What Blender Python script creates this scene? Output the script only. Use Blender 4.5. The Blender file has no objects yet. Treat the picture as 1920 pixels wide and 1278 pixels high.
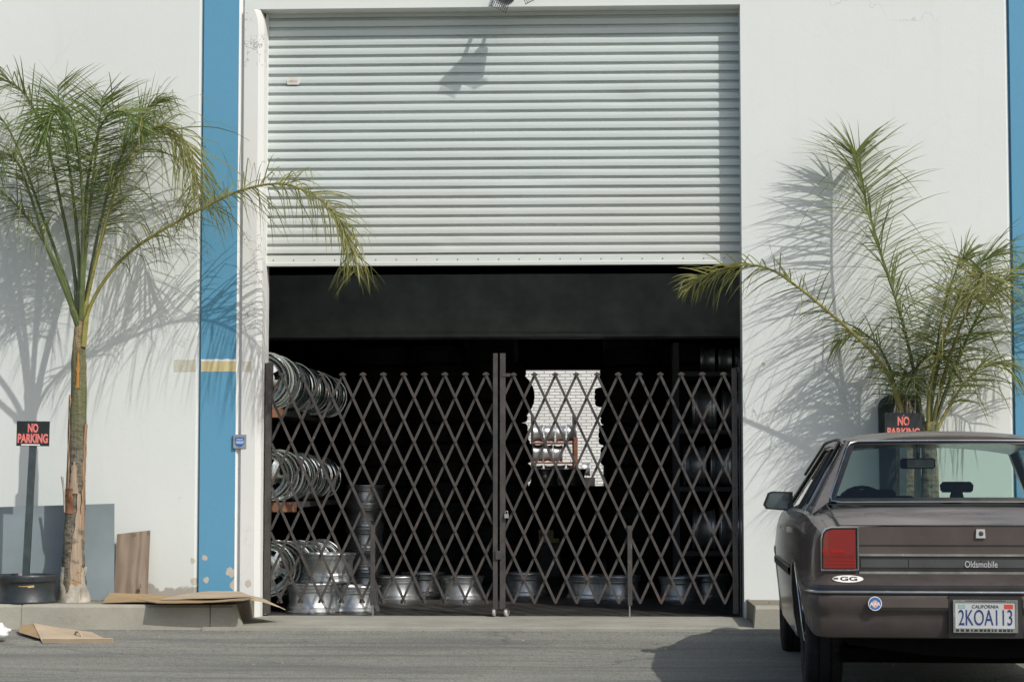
import bpy, bmesh, math, random
from mathutils import Vector, Matrix, Euler, noise as mnoise

# ------------------------------------------------------------------ camera, sky, sun, exposure
S = bpy.context.scene
COL = S.collection
F = 3936.0                       # focal length in pixels of the 1920 px wide photograph
CAM = Vector((0.0, -16.0, 1.12))
YAW, PITCH = math.radians(2.6), math.atan(264.0 / F)
cam_data = bpy.data.cameras.new('camera')
cam_data.sensor_width = 36.0
cam_data.lens = F / 1920.0 * 36.0
cam_data.clip_start, cam_data.clip_end = 0.1, 1000.0
cam = bpy.data.objects.new('camera', cam_data)
COL.objects.link(cam)
cam.location = CAM
cam.rotation_euler = (math.radians(90) + PITCH, 0, YAW)
S.camera = cam
S.render.resolution_x, S.render.resolution_y = 1024, 681

SUN_DIR = Vector((-0.75, 0.80, -1.0)).normalized()      # the way the light travels
sun_el = math.asin(-SUN_DIR.z)
sun_az = math.atan2(-SUN_DIR.x, -SUN_DIR.y)
W = bpy.data.worlds.new('World')
S.world = W
W.use_nodes = True
wn = W.node_tree.nodes
sky = wn.new('ShaderNodeTexSky')
sky.sky_type = 'NISHITA'
sky.sun_disc = False
sky.sun_elevation = sun_el
sky.sun_rotation = sun_az
sky.air_density, sky.dust_density, sky.ozone_density = 1.0, 2.5, 1.0
wn['Background'].inputs['Strength'].default_value = 0.13
W.node_tree.links.new(sky.outputs['Color'], wn['Background'].inputs['Color'])
sun_data = bpy.data.lights.new('sun', 'SUN')
sun_data.energy = 3.0
sun_data.angle = math.radians(0.5)
sun_data.color = (1.0, 0.965, 0.90)
sun = bpy.data.objects.new('sun', sun_data)
COL.objects.link(sun)
sun.rotation_euler = SUN_DIR.to_track_quat('-Z', 'Y').to_euler()
sun.location = (10, -12, 14)
S.view_settings.view_transform = 'Standard'
S.view_settings.look = 'None'
S.view_settings.exposure = 0.0
S.view_settings.gamma = 1.0
S.view_settings.use_curve_mapping = False
S.cycles.use_denoising = True
S.cycles.max_bounces = 10
S.cycles.transparent_max_bounces = 16
S.cycles.sample_clamp_indirect = 6.0

# ------------------------------------------------------------------ helpers
CAMR = Euler((math.radians(90) + PITCH, 0, YAW)).to_matrix()
random.seed(7)

def at(px, py, Y):
    """pixel of the photograph -> point on the vertical plane y = Y"""
    d = CAMR @ Vector(((px - 960) / F, (639 - py) / F, -1.0))
    return CAM + d * ((Y - CAM.y) / d.y)

def X(px, Y=0.0, py=700):
    return at(px, py, Y).x

def Z(py, Y=0.0, px=943):
    return at(px, py, Y).z

class MB:
    def __init__(s):
        s.v, s.f, s.m = [], [], []
    def poly(s, pts, mi=0):
        b = len(s.v)
        s.v += [Vector(p) for p in pts]
        s.f.append(list(range(b, b + len(pts))))
        s.m.append(mi)
    def box(s, x0, x1, y0, y1, z0, z1, mi=0, T=None):
        p = [Vector(q) for q in ((x0, y0, z0), (x1, y0, z0), (x1, y1, z0), (x0, y1, z0),
                                 (x0, y0, z1), (x1, y0, z1), (x1, y1, z1), (x0, y1, z1))]
        if T is not None:
            p = [T @ q for q in p]
        b = len(s.v)
        s.v += p
        for q in ((0, 3, 2, 1), (4, 5, 6, 7), (0, 1, 5, 4), (1, 2, 6, 5), (2, 3, 7, 6), (3, 0, 4, 7)):
            s.f.append([b + i for i in q])
            s.m.append(mi)
    def grid(s, rows, mi=0, close_u=False, close_v=False):
        b = len(s.v)
        n, k = len(rows), len(rows[0])
        for r in rows:
            s.v += [Vector(p) for p in r]
        for i in range(n if close_v else n - 1):
            for j in range(k if close_u else k - 1):
                i2, j2 = (i + 1) % n, (j + 1) % k
                s.f.append([b + i * k + j, b + i * k + j2, b + i2 * k + j2, b + i2 * k + j])
                s.m.append(mi)
    def tube(s, pts, r, n=8, mi=0, caps=True, squash=None):
        pts = [Vector(p) for p in pts]
        rr = r if isinstance(r, (list, tuple)) else [r] * len(pts)
        rows, up = [], None
        for i, p in enumerate(pts):
            a = pts[max(i - 1, 0)]
            c = pts[min(i + 1, len(pts) - 1)]
            t = (c - a).normalized()
            if up is None:
                up = t.orthogonal().normalized()
            up = (up - t * up.dot(t))
            up = up.normalized() if up.length > 1e-6 else t.orthogonal().normalized()
            sd = t.cross(up)
            rows.append([p + (up * math.cos(q) + sd * math.sin(q)) * rr[i]
                         for q in (2 * math.pi * k / n for k in range(n))])
        s.grid(rows, mi, close_u=True)
        if caps:
            s.poly(rows[0][::-1], mi)
            s.poly(rows[-1], mi)
    def lathe(s, prof, n=32, mi=0, T=None, close=False):
        rows = []
        for k in range(n):
            a = 2 * math.pi * k / n
            rows.append([(T @ Vector((r * math.cos(a), r * math.sin(a), z))) if T is not None
                         else Vector((r * math.cos(a), r * math.sin(a), z)) for r, z in prof])
        s.grid(rows, mi, close_u=close, close_v=True)
    def prism(s, poly, axis, a, b, mi=0, T=None):
        """poly in the two other axes, extruded on axis from a to b"""
        def P(q, c):
            v = {'x': (c, q[0], q[1]), 'y': (q[0], c, q[1]), 'z': (q[0], q[1], c)}[axis]
            return T @ Vector(v) if T is not None else Vector(v)
        A, B = [P(q, a) for q in poly], [P(q, b) for q in poly]
        s.poly(A[::-1], mi)
        s.poly(B, mi)
        n = len(poly)
        for i in range(n):
            j = (i + 1) % n
            s.poly([A[i], A[j], B[j], B[i]], mi)
    def mesh(s, name, mats, smooth=None, weld=False):
        me = bpy.data.meshes.new(name)
        me.from_pydata([tuple(v) for v in s.v], [], s.f)
        for m in (mats if isinstance(mats, (list, tuple)) else [mats]):
            me.materials.append(m)
        me.polygons.foreach_set('material_index', s.m)
        bm = bmesh.new()
        bm.from_mesh(me)
        if weld or smooth is not None:
            bmesh.ops.remove_doubles(bm, verts=bm.verts, dist=1e-5)
        bmesh.ops.recalc_face_normals(bm, faces=bm.faces)
        bm.to_mesh(me)
        bm.free()
        if smooth is not None:
            me.polygons.foreach_set('use_smooth', [True] * len(me.polygons))
            me.set_sharp_from_angle(angle=math.radians(smooth))
        me.update()
        return me
    def build(s, name, mats, parent=None, smooth=None, weld=False):
        return link(name, s.mesh(name, mats, smooth, weld), parent)

def link(name, me, parent=None):
    o = bpy.data.objects.new(name, me)
    COL.objects.link(o)
    if parent is not None:
        o.parent = parent
    return o

def thing(name, label, cat, loc=(0, 0, 0), rot=(0, 0, 0), group=None):
    o = bpy.data.objects.new(name, None)
    COL.objects.link(o)
    o.empty_display_size = 0.1
    o.location, o.rotation_euler = loc, rot
    return tag(o, label, cat, group)

def tag(o, label, cat, group=None):
    o['label'], o['category'] = label, cat
    if group:
        o['group'] = group
    return o

def structure(o, kind='structure'):
    o['kind'] = kind
    return o

def dup(root, loc, rot, label, group, scale=None):
    r = root.copy()
    COL.objects.link(r)
    r.location, r.rotation_euler = loc, rot
    if scale:
        r.scale = (scale, scale, scale)
    r['label'], r['group'] = label, group
    for ch in list(root.children):
        c = ch.copy()
        COL.objects.link(c)
        c.parent = r
        for g in ch.children:
            d = g.copy()
            COL.objects.link(d)
            d.parent = c
    return r

def text_mesh(body, size, width=None, depth=0.0008, bold=0.0, shear=0.0, height=None):
    """writing lying in the xz plane, facing -y, centred on the origin"""
    cu = bpy.data.curves.new('lettering', 'FONT')
    cu.body, cu.size, cu.extrude, cu.offset, cu.shear = body, size, depth, bold, shear
    cu.align_x, cu.align_y = 'CENTER', 'CENTER'
    ob = bpy.data.objects.new('lettering', cu)
    COL.objects.link(ob)
    bpy.context.view_layer.update()
    dg = bpy.context.evaluated_depsgraph_get()
    me = bpy.data.meshes.new_from_object(ob.evaluated_get(dg))
    bpy.data.objects.remove(ob)
    xs = [v.co.x for v in me.vertices]
    ys = [v.co.y for v in me.vertices]
    sx = width / (max(xs) - min(xs)) if width else 1.0
    sy = height / (max(ys) - min(ys)) if height else 1.0
    cx, cy = (max(xs) + min(xs)) / 2, (max(ys) + min(ys)) / 2
    for v in me.vertices:
        v.co = Vector(((v.co.x - cx) * sx, -v.co.z, (v.co.y - cy) * sy))
    return me

def put_text(name, body, size, loc, material, parent, **k):
    me = text_mesh(body, size, **k)
    me.materials.clear()
    me.materials.append(material)
    for p in me.polygons:
        p.material_index = 0
    o = link(name, me, parent)
    o.location = loc
    return o

# ------------------------------------------------------------------ node materials
class NT:
    def __init__(s, name):
        s.mat = bpy.data.materials.new(name)
        s.mat.use_nodes = True
        s.t = s.mat.node_tree
        s.b = s.t.nodes['Principled BSDF']
        s.out = s.t.nodes['Material Output']
    def n(s, typ, ins=None, **props):
        nd = s.t.nodes.new('ShaderNode' + typ)
        for k, v in props.items():
            setattr(nd, k, v)
        for k, v in (ins or {}).items():
            s.set(nd.inputs[k], v)
        return nd
    def set(s, sock, v):
        if isinstance(v, bpy.types.NodeSocket):
            s.t.links.new(v, sock)
        elif isinstance(v, (tuple, list)) and len(v) == 3 and sock.type == 'RGBA':
            sock.default_value = (*v, 1)
        else:
            sock.default_value = v
    def coord(s, scale=(1, 1, 1), loc=(0, 0, 0), which='Object'):
        tc = s.n('TexCoord')
        return s.n('Mapping', {'Vector': tc.outputs[which], 'Scale': scale, 'Location': loc}).outputs[0]
    def noise(s, scale, detail=4, rough=0.55, vec=None, which='Fac'):
        nd = s.n('TexNoise', {'Scale': scale, 'Detail': detail, 'Roughness': rough})
        s.set(nd.inputs['Vector'], vec if vec is not None else s.coord())
        return nd.outputs[which]
    def ramp(s, fac, a, b, lo=0.0, hi=1.0):
        return s.n('MapRange', {'Value': fac, 'From Min': a, 'From Max': b, 'To Min': lo, 'To Max': hi}).outputs[0]
    def mix(s, fac, a, b, blend='MIX'):
        nd = s.n('Mix', data_type='RGBA', blend_type=blend)
        s.set(nd.inputs[0], fac)
        s.set(nd.inputs[6], a)
        s.set(nd.inputs[7], b)
        return nd.outputs[2]
    def math(s, op, a, b=0.0):
        nd = s.n('Math', operation=op)
        s.set(nd.inputs[0], a)
        s.set(nd.inputs[1], b)
        return nd.outputs[0]
    def bump(s, h, strength=0.3, dist=0.01):
        s.set(s.b.inputs['Normal'], s.n('Bump', {'Height': h, 'Strength': strength, 'Distance': dist}).outputs[0])
    def base(s, c):
        s.set(s.b.inputs['Base Color'], c)
    def p(s, **k):
        for a, v in k.items():
            s.set(s.b.inputs[{'rough': 'Roughness', 'metal': 'Metallic', 'spec': 'Specular IOR Level',
                              'coat': 'Coat Weight', 'coatrough': 'Coat Roughness', 'ior': 'IOR'}[a]], v)

def simple(name, c, rough=0.6, metal=0.0, var=0.25, scale=6.0, bump=0.0, bscale=40.0, spec=0.5, coat=0.0, rvar=0.1):
    m = NT(name)
    f = m.noise(scale, 5)
    lo = tuple(x * (1 - var) for x in c)
    hi = tuple(min(1, x * (1 + var)) for x in c)
    m.base(m.mix(m.ramp(f, 0.3, 0.7), lo, hi))
    m.p(metal=metal, spec=spec, coat=coat)
    m.p(rough=m.ramp(m.noise(scale * 2.3, 3), 0.3, 0.7, max(0.02, rough - rvar), min(1, rough + rvar)))
    if bump:
        m.bump(m.noise(bscale, 4), bump, 0.004)
    return m.mat

def blob_mask(m, spots, nz=0.62, nscale=16.0):
    """mask of irregular patches round world points given in object space (x, z, radius)"""
    vec = m.coord()
    sep = m.n('SeparateXYZ', {0: vec})
    ns = m.noise(nscale, 5, 0.6)
    tot = None
    for x, z, r in spots:
        dx = m.math('SUBTRACT', sep.outputs[0], x)
        dz = m.math('SUBTRACT', sep.outputs[2], z)
        d = m.math('SQRT', m.math('ADD', m.math('MULTIPLY', dx, dx), m.math('MULTIPLY', dz, dz)))
        d = m.math('ADD', m.math('DIVIDE', d, r), m.math('MULTIPLY', m.math('SUBTRACT', ns, 0.5), nz * 4))
        k = m.ramp(d, 1.0, 0.9)
        tot = k if tot is None else m.math('MAXIMUM', tot, k)
    return tot

def wall_material(name, c, spots=(), base_z=None, crack=None):
    m = NT(name)
    big = m.noise(0.9, 5, 0.6)
    fine = m.noise(55, 3)
    streak = m.noise(2.2, 4, 0.6, m.coord((2.6, 1, 0.22)))
    a = m.mix(m.ramp(big, 0.3, 0.72), tuple(x * 0.955 for x in c), c)
    a = m.mix(m.ramp(streak, 0.56, 0.8, 0, 0.16), a, tuple(x * f for x, f in zip(c, (0.72, 0.71, 0.66))))
    sc = m.noise(7.0, 6, 0.75)
    a = m.mix(m.ramp(sc, 0.70, 0.80, 0, 0.25), a, tuple(x * f for x, f in zip(c, (0.66, 0.65, 0.6))))
    hv = m.n('TexVoronoi', {'Scale': 0.8}, feature='DISTANCE_TO_EDGE')
    m.set(hv.inputs['Vector'], m.n('VectorMath', {0: m.coord(), 1: m.n('VectorMath', {0: m.noise(2.2, 6, which='Color'), 1: (.7, .7, .7)}, operation='MULTIPLY').outputs[0]}, operation='ADD').outputs[0])
    a = m.mix(m.math('MULTIPLY', m.ramp(hv.outputs['Distance'], 0.004, 0.001), m.ramp(m.noise(1.1, 3), .52, .6, 0, .35)), a, tuple(x * .45 for x in c))
    pit = m.noise(48, 2)
    a = m.mix(m.ramp(pit, .72, .76, 0, .3), a, tuple(x * .6 for x in c))
    if base_z is not None:
        sep = m.n('SeparateXYZ', {0: m.coord()})
        hgt = m.math('ADD', sep.outputs[2], m.math('MULTIPLY', m.math('SUBTRACT', m.noise(4.5, 6, 0.65), 0.5), -0.28))
        a = m.mix(m.ramp(hgt, base_z + 0.5, base_z, 0, 0.2), a, (0.45, 0.41, 0.33))
        a = m.mix(m.ramp(hgt, base_z + 0.075, base_z + 0.06), a, (0.36, 0.34, 0.29))
    if spots:
        k = blob_mask(m, spots)
        a = m.mix(k, a, m.mix(m.noise(30, 4), (0.42, 0.38, 0.31), (0.58, 0.54, 0.46)))
    if crack:
        vor = m.n('TexVoronoi', {'Scale': 7.0}, feature='DISTANCE_TO_EDGE')
        wob = m.n('VectorMath', {0: m.coord((1.0, 1, 0.35)), 1: m.n('VectorMath', {0: m.noise(8, 4, which='Color'), 1: (0.35, 0.35, 0.35)}, operation='MULTIPLY').outputs[0]}, operation='ADD')
        m.set(vor.inputs['Vector'], wob.outputs[0])
        line = m.ramp(vor.outputs['Distance'], 0.022, 0.008)
        line = m.math('MULTIPLY', line, m.ramp(m.math('ADD', m.noise(1.6, 3), m.ramp(m.n('SeparateXYZ', {0: m.coord()}).outputs[2], 3.4, 4.6, -0.02, 0.12)), 0.56, 0.62))
        a = m.mix(m.math('MULTIPLY', line, crack), a, (0.2, 0.19, 0.17))
    m.base(a)
    m.p(rough=0.75, spec=0.25)
    m.bump(m.math('ADD', m.math('MULTIPLY', fine, 0.5), m.noise(9, 4)), 0.22, 0.006)
    return m.mat

WHITE = (0.68, 0.715, 0.69)
M = {}
M['blue'] = None
M['concrete'] = None

def concrete_mat(name, c, dark=0.5):
    m = NT(name)
    a = m.mix(m.ramp(m.noise(2.2, 6, 0.65), 0.35, 0.7), tuple(x * 0.8 for x in c), tuple(x * 1.1 for x in c))
    a = m.mix(m.ramp(m.noise(85, 3), 0.35, 0.7, 0, 0.25), a, tuple(x * 0.6 for x in c))
    a = m.mix(m.ramp(m.noise(4.5, 6, 0.7, m.coord((0.5, 1.4, 1.4))), 0.56, 0.72, 0, dark), a, tuple(x * f for x, f in zip(c, (0.5, 0.47, 0.42))))
    m.base(a)
    m.p(rough=0.88, spec=0.2)
    m.bump(m.math('ADD', m.noise(60, 4), m.noise(8, 4)), 0.35, 0.006)
    return m.mat

def asphalt_mat():
    m = NT('asphalt')
    agg = m.n('TexVoronoi', {'Scale': 120.0, 'Vector': m.coord()})
    g = m.n('SeparateColor', {0: agg.outputs['Color']}).outputs[0]
    a = m.mix(g, (0.13, 0.132, 0.117), (0.28, 0.277, 0.24))
    big = m.noise(0.55, 6, 0.65, m.coord((0.45, 1.3, 1)))
    a = m.mix(m.ramp(big, 0.38, 0.62), a, m.mix(g, (0.185, 0.186, 0.165), (0.345, 0.34, 0.295)))
    band = m.noise(1.4, 5, 0.6, m.coord((0.22, 2.4, 1)))
    a = m.mix(m.ramp(band, 0.5, 0.62, 0, 0.6), a, (0.118, 0.122, 0.118))
    dust = m.noise(2.4, 6, 0.7, m.coord((0.5, 1.6, 1)))
    a = m.mix(m.ramp(dust, 0.57, 0.72, 0, 0.5), a, (0.36, 0.345, 0.29))
    spots = m.noise(16, 4, 0.6, m.coord((0.8, 0.8, 1)))
    a = m.mix(m.ramp(spots, 0.66, 0.72, 0, 0.75), a, (0.05, 0.05, 0.045))
    peb = m.noise(45, 2, 0.5)
    a = m.mix(m.ramp(peb, 0.68, 0.73, 0, 0.6), a, (0.42, 0.41, 0.36))
    a = m.mix(m.ramp(m.noise(38, 2, 0.5, m.coord((1, 1, 1), (7, 3, 0))), 0.69, 0.73, 0, 0.8), a, (0.05, 0.048, 0.042))
    # old patch edges
    v2 = m.n('TexVoronoi', {'Scale': 0.55}, feature='DISTANCE_TO_EDGE')
    m.set(v2.inputs['Vector'], m.n('VectorMath', {0: m.coord((0.6, 1.5, 1)), 1: m.n('VectorMath', {0: m.noise(2.5, 5, which='Color'), 1: (0.35, 0.35, 0)}, operation='MULTIPLY').outputs[0]}, operation='ADD').outputs[0])
    a = m.mix(m.ramp(v2.outputs['Distance'], 0.010, 0.003, 0, 0.35), a, (0.06, 0.06, 0.06))
    m.base(a)
    m.p(rough=0.9, spec=0.25)
    m.bump(m.math('ADD', agg.outputs['Distance'], m.noise(14, 5)), 0.6, 0.008)
    return m.mat

M['asphalt'] = asphalt_mat()
M['concrete'] = concrete_mat('concrete', (0.36, 0.35, 0.30))
M['kerb'] = concrete_mat('kerb_concrete', (0.37, 0.355, 0.295), 0.35)
M['dirt'] = concrete_mat('planter_dirt', (0.24, 0.215, 0.165), 0.8)
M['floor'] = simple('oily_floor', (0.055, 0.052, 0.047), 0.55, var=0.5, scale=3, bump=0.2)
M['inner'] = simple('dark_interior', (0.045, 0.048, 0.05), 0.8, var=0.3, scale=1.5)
M['girder'] = simple('girder_paint', (0.70, 0.84, 0.84), 0.6, var=0.22, scale=4)
M['metal_paint'] = simple('shutter_paint', (0.66, 0.70, 0.70), 0.5, var=0.05, scale=2.5, rvar=0.08)

SH_Y = 0.18                      # plane of the roller shutter
def shutter_mat():
    m = NT('shutter_enamel')
    c = (0.575, 0.635, 0.62)
    a = m.mix(m.ramp(m.noise(1.2, 5, 0.6, m.coord((0.5, 1, 1.6))), 0.35, 0.7), tuple(x * 0.93 for x in c), c)
    sep = m.n('SeparateXYZ', {0: m.coord()})
    low = m.ramp(m.math('ADD', sep.outputs[2], m.math('MULTIPLY', m.noise(1.5, 5), 0.8)), 4.0, 3.5, 0, 0.28)
    a = m.mix(low, a, (0.60, 0.55, 0.47))
    run = m.noise(3.0, 5, 0.7, m.coord((5.0, 1, 0.35)))
    a = m.mix(m.ramp(run, 0.62, 0.8, 0, 0.25), a, (0.42, 0.42, 0.39))
    a = m.mix(m.ramp(m.noise(13, 5, 0.7), 0.735, 0.76, 0, 0.6), a, (0.3, 0.28, 0.24))
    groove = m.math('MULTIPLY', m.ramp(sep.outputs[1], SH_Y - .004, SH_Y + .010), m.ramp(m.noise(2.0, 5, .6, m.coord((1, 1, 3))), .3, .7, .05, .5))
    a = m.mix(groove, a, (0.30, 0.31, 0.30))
    scr = m.noise(6, 3, .6, m.coord((.35, 1, 9)))
    a = m.mix(m.ramp(scr, .70, .76, 0, .35), a, (0.40, 0.40, 0.37))
    m.base(a)
    m.p(rough=0.48, spec=0.4)
    m.bump(m.noise(3, 3, 0.5, m.coord((0.6, 1, 3))), 0.25, 0.01)
    return m.mat
M['shutter'] = shutter_mat()
M['gate'] = simple('gate_brown_paint', (0.070, 0.062, 0.057), 0.55, var=0.4, scale=14, bump=0.15)
def gate_mat():
    m = NT('gate_brown_paint')
    a = m.mix(m.ramp(m.noise(9, 5), .3, .7), (0.040, 0.037, 0.035), (0.076, 0.068, 0.062))
    a = m.mix(m.ramp(m.noise(5, 6, .7), .60, .72, 0, .8), a, (0.15, 0.075, 0.045))
    a = m.mix(m.ramp(m.noise(40, 3), .66, .74, 0, .5), a, (0.2, 0.19, 0.18))
    m.base(a); m.p(rough=0.55, spec=0.4); m.bump(m.noise(60, 3), .2, .003)
    return m.mat
M['gate'] = gate_mat()
M['caster'] = simple('worn_caster', (0.45, 0.45, 0.42), 0.5)
M['zinc'] = simple('zinc', (0.5, 0.5, 0.5), 0.35, metal=0.9)
M['dark_steel'] = simple('dark_steel', (0.05, 0.05, 0.052), 0.5, metal=0.2)
M['alu'] = simple('bright_rim_metal', (0.46, 0.50, 0.50), 0.2, metal=1.0, var=0.14, scale=9)
M['alu_dull'] = simple('dull_rim_metal', (0.48, 0.50, 0.50), 0.40, metal=0.85, var=0.2, scale=9)
M['steel_wheel'] = simple('black_wheel_enamel', (0.028, 0.034, 0.036), 0.42, var=0.3, scale=15)
M['rust'] = simple('rust', (0.32, 0.15, 0.06), 0.8, var=0.4, scale=20)
M['tyre'] = simple('tyre_rubber', (0.016, 0.016, 0.017), 0.75, var=0.3, scale=12, spec=0.3)
M['shelf_wood'] = simple('shelf_timber', (0.27, 0.13, 0.07), 0.7, var=0.3, scale=9)
M['rack_orange'] = simple('rack_orange', (0.20, 0.075, 0.04), 0.6, var=0.3, scale=9)
M['black'] = simple('black_plastic', (0.012, 0.012, 0.013), 0.5)
M['sign_black'] = simple('sign_black', (0.016, 0.021, 0.022), 0.45, var=0.3)
M['sign_red'] = simple('sign_fluorescent_red', (0.75, 0.20, 0.175), 0.55, var=0.08)
M['sign_white'] = simple('sign_white', (0.72, 0.70, 0.66), 0.5, var=0.08)
M['post'] = simple('post_green_steel', (0.045, 0.062, 0.066), 0.55, var=0.3, scale=10)
M['grey_board'] = simple('grey_board', (0.215, 0.262, 0.28), 0.7, var=0.16, scale=2.2, bump=0.1)
M['green_board'] = simple('dark_green_board', (0.018, 0.032, 0.030), 0.5, var=0.3, scale=5)
M['board_edge'] = simple('board_edge', (0.3, 0.3, 0.28), 0.8)

def ply_mat():
    m = NT('weathered_plywood')
    w = m.n('TexWave', {'Scale': 1.6, 'Distortion': 14.0, 'Detail': 4.0, 'Detail Scale': 1.2, 'Vector': m.coord((2.2, 1, 0.4))}, bands_direction='X')
    a = m.mix(w.outputs['Fac'], (0.20, 0.15, 0.115), (0.30, 0.235, 0.18))
    a = m.mix(m.ramp(m.noise(3, 5), 0.45, 0.7, 0, 0.7), a, (0.27, 0.225, 0.18))
    a = m.mix(m.ramp(m.noise(9, 3, 0.5, m.coord((1, 1, 0.6))), 0.66, 0.72), a, (0.075, 0.055, 0.045))
    m.base(a)
    m.p(rough=0.8, spec=0.2)
    return m.mat
M['ply'] = ply_mat()

def cardboard_mat(name, c):
    m = NT(name)
    w = m.n('TexWave', {'Scale': 60.0, 'Distortion': 0.4, 'Vector': m.coord()}, bands_direction='X')
    a = m.mix(m.ramp(m.noise(3.5, 5, 0.6), 0.35, 0.7), tuple(x * 0.75 for x in c), c)
    a = m.mix(m.math('MULTIPLY', w.outputs['Fac'], 0.12), a, tuple(x * 0.6 for x in c))
    a = m.mix(m.ramp(m.noise(9, 5), 0.62, 0.75, 0, 0.4), a, tuple(x * 0.5 for x in c))
    m.base(a)
    m.p(rough=0.85, spec=0.15)
    m.bump(m.noise(6, 4), 0.3, 0.01)
    return m.mat
M['cardboard'] = cardboard_mat('cardboard', (0.42, 0.30, 0.17))
M['cardboard_pale'] = cardboard_mat('pale_cardboard', (0.52, 0.42, 0.30))
M['bag'] = simple('white_plastic_bag', (0.75, 0.76, 0.76), 0.4, var=0.05)

def leaf_mat(name, c1, c2, yellow):
    m = NT(name)
    geo = m.n('NewGeometry')
    r = geo.outputs['Random Per Island']
    a = m.mix(r, c1, c2)
    a = m.mix(m.ramp(m.noise(3.5, 4), 0.52, 0.68, 0, 0.6), a, yellow)
    tip = m.noise(14, 3)
    a = m.mix(m.ramp(tip, 0.62, 0.75, 0, 0.6), a, (0.25, 0.19, 0.09))
    m.base(a)
    m.p(rough=0.45, spec=0.4)
    tr = m.n('BsdfTranslucent', {'Color': m.mix(0.5, a, (0.22, 0.28, 0.03))})
    mx = m.n('MixShader', {0: 0.4, 1: m.b.outputs[0], 2: tr.outputs[0]})
    m.t.links.new(mx.outputs[0], m.out.inputs[0])
    return m.mat
M['leaf'] = leaf_mat('palm_leaf', (0.10, 0.15, 0.055), (0.215, 0.25, 0.095), (0.33, 0.33, 0.125))
M['leaf_bright'] = leaf_mat('palm_leaf_young', (0.11, 0.18, 0.05), (0.19, 0.26, 0.08), (0.29, 0.33, 0.10))
M['leaf_yellow'] = leaf_mat('palm_leaf_old', (0.17, 0.185, 0.065), (0.31, 0.30, 0.11), (0.42, 0.37, 0.15))
M['petiole'] = simple('petiole', (0.10, 0.13, 0.045), 0.45, var=0.35, scale=5)
M['petiole_yellow'] = simple('petiole_yellow', (0.24, 0.22, 0.06), 0.45, var=0.3, scale=5)

def trunk_mat():
    m = NT('palm_bark')
    sep = m.n('SeparateXYZ', {0: m.coord()})
    z = sep.outputs[2]
    rings = m.noise(20, 6, 0.7, m.coord((0.8, 0.8, 1.7)))
    fibre = m.noise(9, 5, 0.6, m.coord((5, 5, 0.35)))
    a = m.mix(m.ramp(rings, 0.35, 0.65), (0.075, 0.068, 0.05), (0.27, 0.245, 0.19))
    a = m.mix(m.ramp(m.math('ADD', z, m.math('MULTIPLY', m.noise(4, 3), 0.5)), 1.35, 1.7), a, m.mix(fibre, (0.10, 0.115, 0.055), (0.23, 0.22, 0.12)))
    a = m.mix(m.ramp(m.noise(2.6, 4, 0.6, m.coord((2.5, 2.5, 0.45))), 0.53, 0.6), a, m.mix(fibre, (0.30, 0.17, 0.09), (0.46, 0.36, 0.23)))
    m.base(a)
    m.p(rough=0.85, spec=0.2)
    m.bump(m.math('ADD', m.math('MULTIPLY', rings, 1.4), fibre), 0.9, 0.02)
    return m.mat
M['bark'] = trunk_mat()
M['boot'] = simple('dry_leaf_base', (0.42, 0.27, 0.16), 0.7, var=0.45, scale=7, bump=0.3)
M['boot_grey'] = simple('grey_root_boss', (0.36, 0.335, 0.28), 0.85, var=0.35, scale=14, bump=0.6, bscale=30)
M['boot_orange'] = simple('orange_sheath', (0.55, 0.25, 0.05), 0.6, var=0.35, scale=6)

def brick_mat():
    m = NT('white_brick')
    br = m.n('TexBrick', {'Vector': m.n('Mapping', {'Vector': m.n('TexCoord').outputs['Object'], 'Rotation': (math.radians(90), 0, 0)}).outputs[0],
                          'Color1': (0.86, 0.86, 0.82, 1), 'Color2': (0.74, 0.74, 0.70, 1), 'Mortar': (0.42, 0.42, 0.40, 1), 'Scale': 1.0,
                          'Mortar Size': 0.012, 'Mortar Smooth': 0.2, 'Bias': 0.0, 'Brick Width': 0.23, 'Row Height': 0.067})
    m.base(br.outputs['Color'])
    m.p(rough=0.8, spec=0.2)
    m.bump(m.math('SUBTRACT', 1.0, br.outputs['Fac']), 1.0, 0.012)
    return m.mat
M['brick'] = brick_mat()

# ------------------------------------------------------------------ the setting: asphalt, kerbs, slab, floor
KY = -1.0                        # line of the kerb face
KZ = 0.242                       # top of the kerb
FZ = 0.10                        # floor of the hall
rows = []
for y, z in ((-260, 0), (-60, 0), (-8, 0), (-2.7, 0), (-2.0, 0.022), (-1.35, 0.052), (-0.95, 0.066), (0.3, 0.066), (1.0, -0.02), (60, -0.02), (260, -0.02)):
    rows.append([(x, y, z) for x in (-260, -40, -10, -5, -2, 0, 2, 5, 10, 40, 260)])
b = MB(); b.grid(rows)
structure(b.build('ground', M['asphalt'], smooth=40))

XL, XR = X(490.5, 0, 900), X(1394, 0, 900)          # the door opening
ZL = Z(13, 0)                                       # lintel underside
SH_Y = 0.18                                         # shutter plane
b = MB()
b.prism([(KY - 0.02, 0.0), (KY - 0.02, 0.083), (KY + 0.03, 0.092), (0.16, FZ - 0.004), (0.16, 0.0)], 'x', XL - 0.25, XR + 0.2)
structure(b.build('apron_slab', M['concrete']))
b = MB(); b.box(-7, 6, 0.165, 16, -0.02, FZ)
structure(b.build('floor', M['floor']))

def kerb_prof(y0, z0=0.0, top=KZ):
    return [(y0, z0), (y0 + 0.018, top - 0.02), (y0 + 0.04, top), (y0 + 0.17, top), (y0 + 0.17, z0)]
b = MB()
xk = XL + 0.02
edges = [-14, -9.5, -6.6, X(38.5, KY, 1160), X(393, KY, 1150)]
for a, c in zip(edges, edges[1:]):
    b.prism(kerb_prof(KY), 'x', a + 0.005, c - 0.005)
b.prism(kerb_prof(KY + 0.006, 0.0, KZ - 0.006), 'x', -14, edges[-1])
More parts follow.
